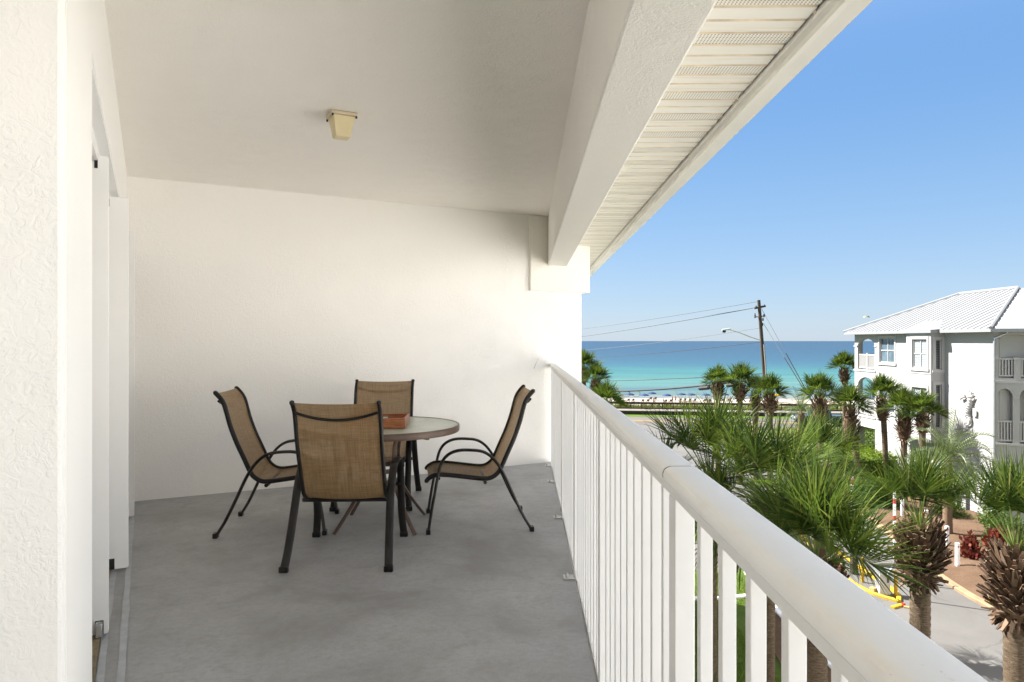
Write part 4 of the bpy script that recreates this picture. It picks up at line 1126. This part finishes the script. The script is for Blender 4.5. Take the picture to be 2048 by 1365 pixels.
mb = MB(); q = h0.lerp(h1,.75)-Vector((0,0,.10)); mb.lathe([(.02,-.2),(.16,-.16),(.2,0),(.02,.02)], 10, q); obj('lens', mb, M['cable'], lampt, 40)
def wire(x0, y0, d0, x1, y1, d1, r, lab, mat='wire_grey', sag=.4, name='power_line'):
    a, b = px(x0,y0,d0), px(x1,y1,d1); pts = []
    e = a+(b-a)*1.10
    for k in range(25):
        f = k/24; q = a.lerp(e, f); q.z -= sag*4*f*(1-f)*.6; pts.append(q)
    mb = MB(); mb.tube(pts, r, 5); return tag(obj(name, mb, M[mat], None, 60), lab, 'wire', None)
wire(1515,604,PD, 1166,658,108, .035, 'topmost power line running left from the pole top', sag=.3)
wire(1524,613.5,PD, 1166,673,108, .055, 'thicker second power line leaving the pole crossarm', sag=.3)
wire(1519,657,PD, 1166,700,108, .022, 'thin line just above the street lamp arm', sag=.5)
wire(1521,685,PD, 1166,715,108, .03, 'line crossing the blue sea from the middle of the pole', 'cable', sag=.5)
wire(1527,748,PD, 1166,762,108, .045, 'dark line low over the turquoise water', 'cable', sag=.4)
bund = []
a, b = px(1528,757,PD), px(1160,783,104)
for k in range(33):
    f = k/32; q = a.lerp(b, f); q.z -= .50*4*f*(1-f); bund.append(q)
tb_ = thing('cable_bundle', 'thick black cable bundle with splice boxes sagging above the beach', 'cable', (0,0,0))
mb = MB(); mb.tube(bund, .115, 7); obj('cable_strand', mb, M['cable'], tb_, 60)
for f in (.06,.13,.20,.27):
    q = bund[int(f*32)]; d = (bund[int(f*32)+1]-bund[int(f*32)]).normalized(); mb = MB()
    mb.tube([q-d*.9-Vector((0,0,.28)), q-d*.75-Vector((0,0,.28)), q+d*.75-Vector((0,0,.28)), q+d*.9-Vector((0,0,.28))], [.10,.25,.25,.10], 8); obj('splice_box', mb, M['cable'], tb_, 30)
for f in (.60,.68,.74):
    q = bund[int(f*32)]; d = (bund[int(f*32)+1]-bund[int(f*32)]).normalized(); mb = MB()
    mb.tube([q+d*.3, q-d*.2-Vector((0,0,.35)), q+d*.1-Vector((0,0,.75)), q+d*1.3-Vector((0,0,.7)), q+d*2.3-Vector((0,0,.05))], .03, 5, sub=4); obj('hanging_loop', mb, M['cable'], tb_, 60)
def guy(x0,y0,x1,y1,lab):
    mb = MB(); a, b = px(x0,y0,PD), px(x1,y1,PD-4); e = a+(b-a)*1.9
    mb.tube([a,e], .022, 5); m_ = a+(b-a)*.45; o = tag(obj('guy_wire', mb, M['wire_grey'], None, 60), lab, 'wire', None)
    mb = MB(); mb.tube([a+(b-a)*.72, e], .045, 5); obj('guy_sleeve', mb, M['cable'], o, 60)
guy(1523,618,1592,744,'upper guy wire slanting right from the pole crossarm'); guy(1527,648,1586,744,'lower guy wire slanting right from mid pole')

# beach fence: posts and one broad top rail; raised boardwalk before it
fe = thing('beach_fence', 'long brown beach fence with one broad top rail beyond the road', 'fence', (0,0,0))
FO = 11.0
def sl(off, x, z): return Vector((x, along(off,x), z))
mb = MB(); mb.sweep([[sl(FO-.16,x,GZ+1.02), sl(FO+.16,x,GZ+1.02), sl(FO+.16,x,GZ+1.30), sl(FO-.16,x,GZ+1.30)] for x in (4,72)]); obj('top_rail', mb, M['brown_rail'], fe, 0)
x = 5.0
while x < 70:
    mb = MB(); q = sl(FO,x,GZ); mb.box(q.x-.05,q.x+.05,q.y-.05,q.y+.05,GZ-.1,GZ+1.02); obj('fence_post', mb, M['brown_rail'], fe, 0); x += 1.38
bw = thing('boardwalk', 'low raised wooden boardwalk with a dark skirt along the beach road', 'boardwalk', (0,0,0))
mb = MB(); mb.sweep([[sl(7.2,x,GZ+.40), sl(9.6,x,GZ+.40), sl(9.6,x,GZ+.50), sl(7.2,x,GZ+.50)] for x in (4,72)]); obj('deck', mb, M['deck'], bw, 0)
mb = MB(); mb.sweep([[sl(7.3,x,GZ-.05), sl(7.4,x,GZ-.05), sl(7.4,x,GZ+.398), sl(7.3,x,GZ+.398)] for x in (4,72)]); obj('skirt', mb, M['skirt'], bw, 0)
mb = MB(); mb.sweep([[sl(9.75,x,GZ+.0), sl(9.9,x,GZ+.0), sl(9.9,x,GZ+.66), sl(9.75,x,GZ+.66)] for x in (4,72)]); obj('back_curb', mb, M['skirt'], bw, 0)

# pickup truck, pointing left along the road
M['car_blue'] = plain('car_paint', (.022,.034,.065), .18, .3, .6, .05)
M['car_glass'] = plain('car_glass', (.02,.025,.03), .06, 0, .8)
M['tyre'] = plain('tyre', (.018,.018,.018), .85)
M['chrome'] = plain('chrome', (.50,.51,.52), .25, .8)
M['head_glass'] = plain('headlight_glass', (.70,.72,.74), .15)
def truck(loc, rz):
    t = thing('pickup_truck', 'dark blue pickup truck driving on the beach road behind the palms', 'truck', loc, rz)
    # x forward, y left, z up
    hw = .98; side = [(-2.9,.55),(-2.92,1.18),(-1.0,1.20),(-.98,1.22),(1.25,1.22),(1.35,1.19),(2.55,1.10),(2.86,.98),(2.9,.55),(2.75,.42),(-2.8,.42)]
    mb = MB(); mb.sweep([[(x, s*hw*(1 if z < 1.0 else .97), z) for x, z in side] for s in (-1,1)]); obj('body', mb, M['car_blue'], t, 30, bevel=.05)
    mb = MB(); cab = [(-1.02,1.18),(-.88,1.86),(.35,1.90),(.62,1.83),(1.42,1.18)]
    mb.sweep([[(x, s*(hw-.04 if z < 1.3 else hw-.20), z) for x, z in cab] for s in (-1,1)]); obj('cabin', mb, M['car_blue'], t, 30, bevel=.04)
    for s in (-1,1):
        mb = MB(); mb.poly([(x, s*(hw+.004-(z-1.18)*.235), z) for x, z in ((-.82,1.28),(-.74,1.76),(.34,1.79),(.55,1.74),(1.12,1.28))]); obj('side_window', mb, M['car_glass'], t, 0)
        mb = MB(); mb.box(2.70,2.915,s*.62-.22,s*.62+.22,.86,1.04); obj('headlight', mb, M['head_glass'], t, 0, bevel=.03)
        mb = MB(); mb.box(.98,1.16,s*(hw+.02)-.12*(s<0),s*(hw+.02)+.12*(s>0),1.20,1.38); obj('mirror', mb, M['car_blue'], t, 0, bevel=.03)
        for x in (-1.85,1.85):
            mb = MB(); rr = .41; mb.T = Matrix.Translation((x, s*.86, rr+.005)) @ Matrix.Rotation(PI/2,4,'X')
            mb.lathe([(.22,-.12),(rr-.03,-.13),(rr,-.09),(rr,.09),(rr-.03,.13),(.22,.12)], 20); wh = obj('wheel', mb, M['tyre'], t, 40)
            mb = MB(); mb.T = Matrix.Translation((x, s*.86, rr+.005)) @ Matrix.Rotation(PI/2,4,'X'); mb.lathe([(.01,-.11),(.24,-.10),(.24,.10),(.01,.11)], 14); obj('rim', mb, M['chrome'], wh, 40)
    mb = MB(); mb.poly([(1.37,-.80,1.24),(1.37,.80,1.24),(.68,.70,1.81),(.68,-.70,1.81)]); obj('windscreen', mb, M['car_glass'], t, 0)
    mb = MB(); mb.box(2.84,2.925,-.42,.42,.70,1.02); obj('grille', mb, M['chrome'], t, 0, bevel=.02)
    mb = MB(); mb.box(2.72,3.0,-.95,.95,.44,.64); obj('bumper', mb, M['chrome'], t, 0, bevel=.05)
    return t
rd = math.atan(LINE)
q = px(1612,841,81.5); truck((q.x, along(-2.3,q.x), GZ+.012), PI+rd)

# gate at the driveway: machine, raised arms, posts
gm = thing('gate_machine', 'grey parking gate machine with its red and white arm raised', 'barrier gate', (13.9,26.0,GZ+.01))
M['gate_box'] = plain('gate_box', (.44,.43,.40), .5, .1, .4, .1, 4)
M['gate_dark'] = plain('gate_dark', (.06,.06,.062), .5, .2)
mb = MB(); mb.box(-.20,.20,-.17,.17,.02,.88); obj('cabinet', mb, M['gate_box'], gm, 0, bevel=.02)
mb = MB(); mb.box(-.23,.23,-.20,.20,.881,.95); mb.box(-.212,-.201,-.12,.12,.3,.85); obj('cabinet_top', mb, M['steel'], gm, 0, bevel=.01)
mb = MB(); mb.box(.06,.14,-.19,-.171,.50,.68); obj('keyhole_plate', mb, M['gate_dark'], gm, 0)
mb = MB(); mb.tube([(.02,-.22,.72),(.26,-.26,1.15)], .05, 8); mb.tube([(.26,-.26,1.15),(.30,-.26,1.45)], .045, 8); obj('arm_bracket', mb, M['steel'], gm, 30)
def arm(t, x, y, z0, z1):
    mb = MB(); mb.box(x-.045,x+.045,y-.02,y+.02,z0,z1); a = obj('gate_arm', mb, M['white_alu'], t, 0)
    z = z0+.15
    while z < z1-.2:
        mb = MB(); mb.box(x-.0465,x+.0465,y-.0215,y+.0215,z,z+.18); obj('red_stripe', mb, M['gate_red'], a, 0); z += .62
M['gate_red'] = plain('gate_red', (.42,.02,.018), .5)
arm(gm, .30, -.26, 1.45, 4.25)
g2 = thing('gate_machine', 'second parking gate with raised arm behind the yellow bollard', 'barrier gate', (13.95,28.3,GZ+.01))
mb = MB(); mb.box(-.11,.11,-.11,.11,0,1.25); obj('gate_post', mb, M['skirt'], g2, 0, bevel=.01)
mb = MB(); mb.box(-.2,-.12,-.16,.1,.8,1.25); obj('arm_bracket', mb, M['gate_dark'], g2, 0); arm(g2, -.16, -.19, 1.1, 4.0)
def bollard(x, y, h, lab, r=.062, white=False):
    t = thing('yellow_bollard', lab, 'bollard', (x,y,GZ), 0, 'yellow steel bollards by the gate')
    mb = MB(); mb.lathe([(r,-.05),(r,h-.04),(r*.8,h),(.005,h+.02)], 14); obj('bollard_pipe', mb, M['yellow'], t, 40)
    if white: mb = MB(); mb.lathe([(r+.003,h-.09),(r+.003,h-.03),(r*.8,h+.022),(.005,h+.04)], 14); obj('white_cap', mb, M['white_alu'], t, 40)
bollard(14.25,25.75,1.0,'yellow bollard standing right of the gate machine')
bollard(13.8,27.3,1.0,'yellow bollard left of the gate machine on the yellow kerb')
bollard(17.25,25.0,1.12,'white topped yellow bollard at the edge of the brown bed', white=True)
for i, (x, y, lab) in enumerate(((18.5,28.8,'white marker post just left of the orange stakes'),(19.7,31.4,'white marker post directly behind the nearest white one'),(20.5,34.3,'white marker post half hidden by palm fronds, fourth back'),(20.6,36.6,'farthest white marker post in the brown bed'),(19.2,27.2,'white marker post behind the white topped yellow bollard'))):
    t = thing('marker_post', lab, 'post', (x,y,GZ+.15), 0, 'white wooden marker posts in the bed')
    mb = MB(); mb.box(-.065,.065,-.065,.065,0,.98); obj('post_shaft', mb, M['white_alu'], t, 0, bevel=.008)
    mb = MB()
    mb.box(-.03,.03,-.0675,-.0655,.80,.86) if i in (0,1) else mb.box(-.068,.068,-.068,.068,.981,.995); obj('red_mark' if i in (0,1) else 'post_cap', mb, M['gate_red'] if i in (0,1) else M['white_alu'], t, 0)
M['stake'] = plain('stake', (.40,.22,.02), .6)
for dx, lab in ((0,'left one of two thin orange stakes in the brown bed'),(.16,'right one of two thin orange stakes in the brown bed')):
    mb = MB(); mb.tube([(0,0,0),(.03,0,.7),(.02,.02,1.12)], .022, 6); tag(obj('garden_stake', mb, M['stake'], None, 40, loc=(18.75+dx,27.2,GZ+.18)), lab, 'stake', 'orange garden stakes')
# debris by the gate
M['crate_wood'] = plain('offcut_wood', (.38,.26,.10), .8)
def block(name, x, y, sx, sy, sz, rz, mat, lab, cat, z=GZ+.016):
    mb = MB(); mb.box(-sx,sx,-sy,sy,0,sz); o = obj(name, mb, mat, None, 0, bevel=.006, loc=(x,y,z)); o.rotation_euler = (0,0,rz); return tag(o, lab, cat)
block('wooden_block', 13.6,26.1,.10,.10,.22,.4,M['crate_wood'],'small plywood box beside the gate machine','box')
block('wood_offcut', 13.75,24.75,.28,.07,.07,.5,M['yellow'],'yellow painted wood offcut lying before the gate','offcut')
block('wood_offcut', 14.1,24.6,.18,.05,.06,-.6,M['crate_wood'],'bare wood offcut beside the yellow one','offcut')
block('red_cup', 14.0,24.8,.05,.05,.12,.2,M['gate_red'],'small red container on the asphalt by the gate','container')
block('safety_board', 13.55,28.9,.22,.15,.08,.3,M['gate_red'],'red and white board lying by the left yellow bollard','board')
# hose end and small bits in the bed
mb = MB(); mb.tube([(18.3,26.6,GZ+.3),(18.6,26.2,GZ+.22),(18.8,25.9,GZ+.2),(18.35,25.6,GZ+.2),(18.0,25.7,GZ+.2)], .025, 6, sub=4); tag(obj('garden_hose', mb, M['cable'], None, 60), 'short dark hose curling over the brown bed', 'hose')
# beach: umbrellas with chairs, people
M['umb_blue'] = plain('umbrella_blue', (.02,.040,.125), .7, 0, .2, .1, 1)
M['umb_yellow'] = plain('umbrella_yellow', (.60,.36,.02), .7, 0, .2, .1, 1)
M['umb_bright'] = plain('umbrella_bright_blue', (.012,.09,.30), .7)
M['beach_wood'] = plain('beach_wood', (.10,.07,.05), .8)
M['skin'] = plain('skin', (.26,.14,.09), .6)
M['swim_dark'] = plain('swim_dark', (.03,.03,.045), .8); M['swim_red'] = plain('swim_red', (.32,.05,.05), .8); M['swim_green'] = plain('swim_green', (.03,.16,.10), .8)
def sandz(x, y):
    off = y-along(0,x)
    for (a, za), (b, zb) in zip(prof_sand, prof_sand[1:]):
        if a <= off <= b: return za+(zb-za)*(off-a)/(b-a)
    return GZ-5.6
prof_sand = [(11.9,GZ),(14,GZ+.05),(18,GZ-.2),(26,GZ-1.2),(40,GZ-2.9),(60,GZ-4.4),(85,GZ-5.4),(98,GZ-5.75),(112,GZ-6.05)]
def mk_umb(mat, loc, lab):
    t = thing('beach_umbrella', lab, 'beach umbrella', loc, 0, 'umbrellas on the beach')
    mb = MB(); mb.tube([(0,0,-.1),(0,0,2.0)], .025, 5); obj('umbrella_pole', mb, M['white_alu'], t, 40)
    mb = MB(); n = 8; R_ = 1.22; rings = []
    for (f, z) in ((.02,2.12),(.35,2.03),(.7,1.86),(1.0,1.60)):
        rings.append([(R_*f*math.cos(2*PI*k/(n*2))*(1 if k%2 == 0 else .96), R_*f*math.sin(2*PI*k/(n*2))*(1 if k%2 == 0 else .96), z+(0 if k%2 == 0 else .03*f)) for k in range(n*2)])
    mb.sweep(rings, caps=False); obj('canopy', mb, mat, t, 30, solid=.01); return t
def mk_lounger(loc, rz, lab):
    t = thing('beach_chair', lab, 'beach chair', loc, rz, 'wooden beach chairs under the umbrellas')
    mb = MB(); mb.box(-.3,.3,-.9,.35,.27,.33); obj('seat', mb, M['beach_wood'], t, 0)
    mb = MB(); mb.hexa([(-.3,.35,.27),(.3,.35,.27),(.3,.42,.27),(-.3,.42,.27),(-.3,.75,.85),(.3,.75,.85),(.3,.82,.85),(-.3,.82,.85)]); obj('backrest', mb, M['beach_wood'], t, 0)
    for sx in (-.27,.27):
        for sy in (-.8,.3):
            mb = MB(); mb.box(sx-.03,sx+.03,sy-.03,sy+.03,-.08,.27); obj('leg', mb, M['beach_wood'], t, 0)
    return t
ub = None; lo = None
ux = [(1260,'first blue umbrella on the beach from the left'),(1289,'second blue beach umbrella from the left'),(1304,'third blue beach umbrella, slightly behind the second'),(1334,'fourth blue beach umbrella, with people beside it'),(1363,'fifth blue beach umbrella, above the big near palm'),(1382,'sixth blue beach umbrella from the left'),(1412,'seventh blue beach umbrella, just left of an orange palm boot'),(1449,'blue beach umbrella between the first two palms of the row'),(1502,'blue beach umbrella right of the fullest palm'),(1531,'blue beach umbrella beside the utility pole base'),(1652,'blue beach umbrella behind the stout shaggy palm'),(1707,'blue beach umbrella at the left edge of the house')]
ORD = 'first second third fourth fifth sixth seventh eighth ninth tenth eleventh twelfth thirteenth fourteenth fifteenth sixteenth seventeenth eighteenth nineteenth twentieth twenty-first twenty-second twenty-third twenty-fourth'.split()
rng = random.Random(9)
for i, (x, lab) in enumerate(ux):
    d = 173+rng.uniform(-3,4)+(4 if i == 2 else 0); q = px(x, 800, d); z = sandz(q.x, d); loc = (q.x, d, z)
    if ub is None: ub = mk_umb(M['umb_blue'], loc, lab)
    else: dup(ub, loc, rng.uniform(0,.7), lab)
    for k in (-1,1):
        l2 = (q.x+k*.6, d-1.0, sandz(q.x, d-1.0)); cl_ = 'wooden beach chair on the sand, '+ORD[2*i+(k > 0)]+' from the left'
        if lo is None: lo = mk_lounger(l2, PI, cl_)
        else: dup(lo, l2, PI+rng.uniform(-.1,.1), cl_)
q = px(1552,800,172); mk_umb(M['umb_yellow'], (q.x,172,sandz(q.x,172)), 'single bright yellow umbrella on the beach')
q = px(1743,806,166); mk_umb(M['umb_bright'], (q.x,166,sandz(q.x,166)), 'bright blue umbrella seen through the lower house porch')
def person_mesh(pose):
    if pose == 'stand': J = [((0,0,.93),.14),((0,0,1.15),.13),((0,0,1.40),.15),((0,0,1.50),.06),((0,-.02,1.62),.10),((0,0,1.73),.06),((.09,0,.85),.10),((.11,-.02,.48),.065),((.12,0,.08),.045),((.13,-.14,.03),.04),((-.09,0,.85),.10),((-.11,.02,.48),.065),((-.12,.03,.08),.045),((-.13,-.10,.03),.04),((.20,0,1.40),.055),((.27,-.02,1.12),.042),((.28,-.14,.90),.035),((-.20,0,1.40),.055),((-.27,0,1.12),.042),((-.29,-.10,.88),.035)]
    else: J = [((0,.1,.12),.15),((0,.16,.35),.13),((0,.22,.60),.15),((0,.22,.70),.06),((0,.20,.83),.10),((0,.22,.93),.06),((.10,-.02,.12),.10),((.13,-.40,.42),.065),((.13,-.62,.10),.045),((.13,-.76,.06),.04),((-.10,-.02,.12),.10),((-.13,-.44,.36),.065),((-.14,-.70,.10),.045),((-.14,-.84,.06),.04),((.20,.22,.60),.055),((.27,.32,.33),.042),((.30,.36,.06),.035),((-.20,.22,.60),.055),((-.26,.05,.38),.042),((-.18,-.2,.36),.035)]
    E = [(0,1),(1,2),(2,3),(3,4),(4,5),(0,6),(6,7),(7,8),(8,9),(0,10),(10,11),(11,12),(12,13),(2,14),(14,15),(15,16),(2,17),(17,18),(18,19)]
    me = bpy.data.meshes.new('person_body'); me.from_pydata([j[0] for j in J], E, []); o = bpy.data.objects.new('tmp', me); COL.objects.link(o)
    md = o.modifiers.new('skin','SKIN'); md.use_smooth_shade = True
    for k, j in enumerate(J): me.skin_vertices[0].data[k].radius = (j[1], j[1]*.8)
    me.skin_vertices[0].data[0].use_root = True
    o.modifiers.new('sub','SUBSURF').levels = 1
    dg = bpy.context.evaluated_depsgraph_get(); m2 = bpy.data.meshes.new_from_object(o.evaluated_get(dg)); bpy.data.objects.remove(o); m2.materials.clear(); m2.materials.append(M['skin']); return m2
pm = {k: person_mesh(k) for k in ('stand','sit')}
def person(x, d, pose, rz, suit, lab):
    q = px(x, 800, d); o = bpy.data.objects.new('person', pm[pose]); COL.objects.link(o); o.location = (q.x, d, sandz(q.x,d)); o.rotation_euler = (0,0,rz); tag(o, lab, 'person', 'people on the beach')
    mb = MB()
    if pose == 'stand': mb.lathe([(.10,.72),(.19,.80),(.185,.98),(.15,1.02)], 10); hz, hy = 1.66, 0
    else: mb.lathe([(.12,.02),(.20,.08),(.19,.22),(.15,.27)], 10, (0,.08,0)); hz, hy = .87, .22
    obj('swimwear', mb, suit, o, 60)
    mb = MB(); mb.lathe([(.02,-.08),(.115,-.04),(.12,.04),(.06,.11),(.005,.12)], 8, (0,hy+.02,hz)); obj('hair', mb, M['beach_wood'], o, 60)
for a in ((1345,169,'stand',1,M['swim_dark'],'standing person in dark swimwear right of the fourth umbrella'),(1351,168,'stand',.4,M['swim_red'],'second standing person beside the fourth umbrella'),(1328,170,'sit',.3,M['swim_dark'],'seated person under the fourth blue umbrella'),(1360,168,'sit',2.8,M['swim_red'],'seated person in red under the fifth umbrella'),(1370,168,'sit',.2,M['swim_dark'],'seated person at the right of the fifth umbrella'),(1461,167,'stand',.1,M['swim_green'],'standing person in green swimwear between two palms'),(1308,171,'sit',.4,M['swim_dark'],'seated person under the third blue umbrella'),(1557,168,'sit',.3,M['swim_dark'],'seated person under the yellow umbrella'),(1416,168,'sit',.1,M['swim_red'],'seated person beside the first palm boot'),(1546,168,'stand',.6,M['swim_dark'],'standing person left of the yellow umbrella pole'),(1625,164,'sit',.6,M['swim_red'],'seated person in red behind the feather palm'),(1661,162,'sit',.9,M['swim_red'],'seated person in red right of the stout shaggy palm'),(1668,163,'sit',.2,M['swim_dark'],'seated person in dark suit right of the red one')): person(*a)
# a small yellow parasail far over the sea
mb = MB(); q = px(1733,636,520); rings = []
for k in range(9):
    a = PI*k/8; rings.append([q+Vector((2.2*math.cos(a)*.9, y_, 1.0*math.sin(a)+h_)) for y_, h_ in ((-1,0),(1,0),(1,.15),(-1,.15))])
mb.sweep(rings); tag(obj('parasail_canopy', mb, M['umb_yellow'], None, 40), 'tiny yellow parasail high over the sea beside the house', 'parasail')
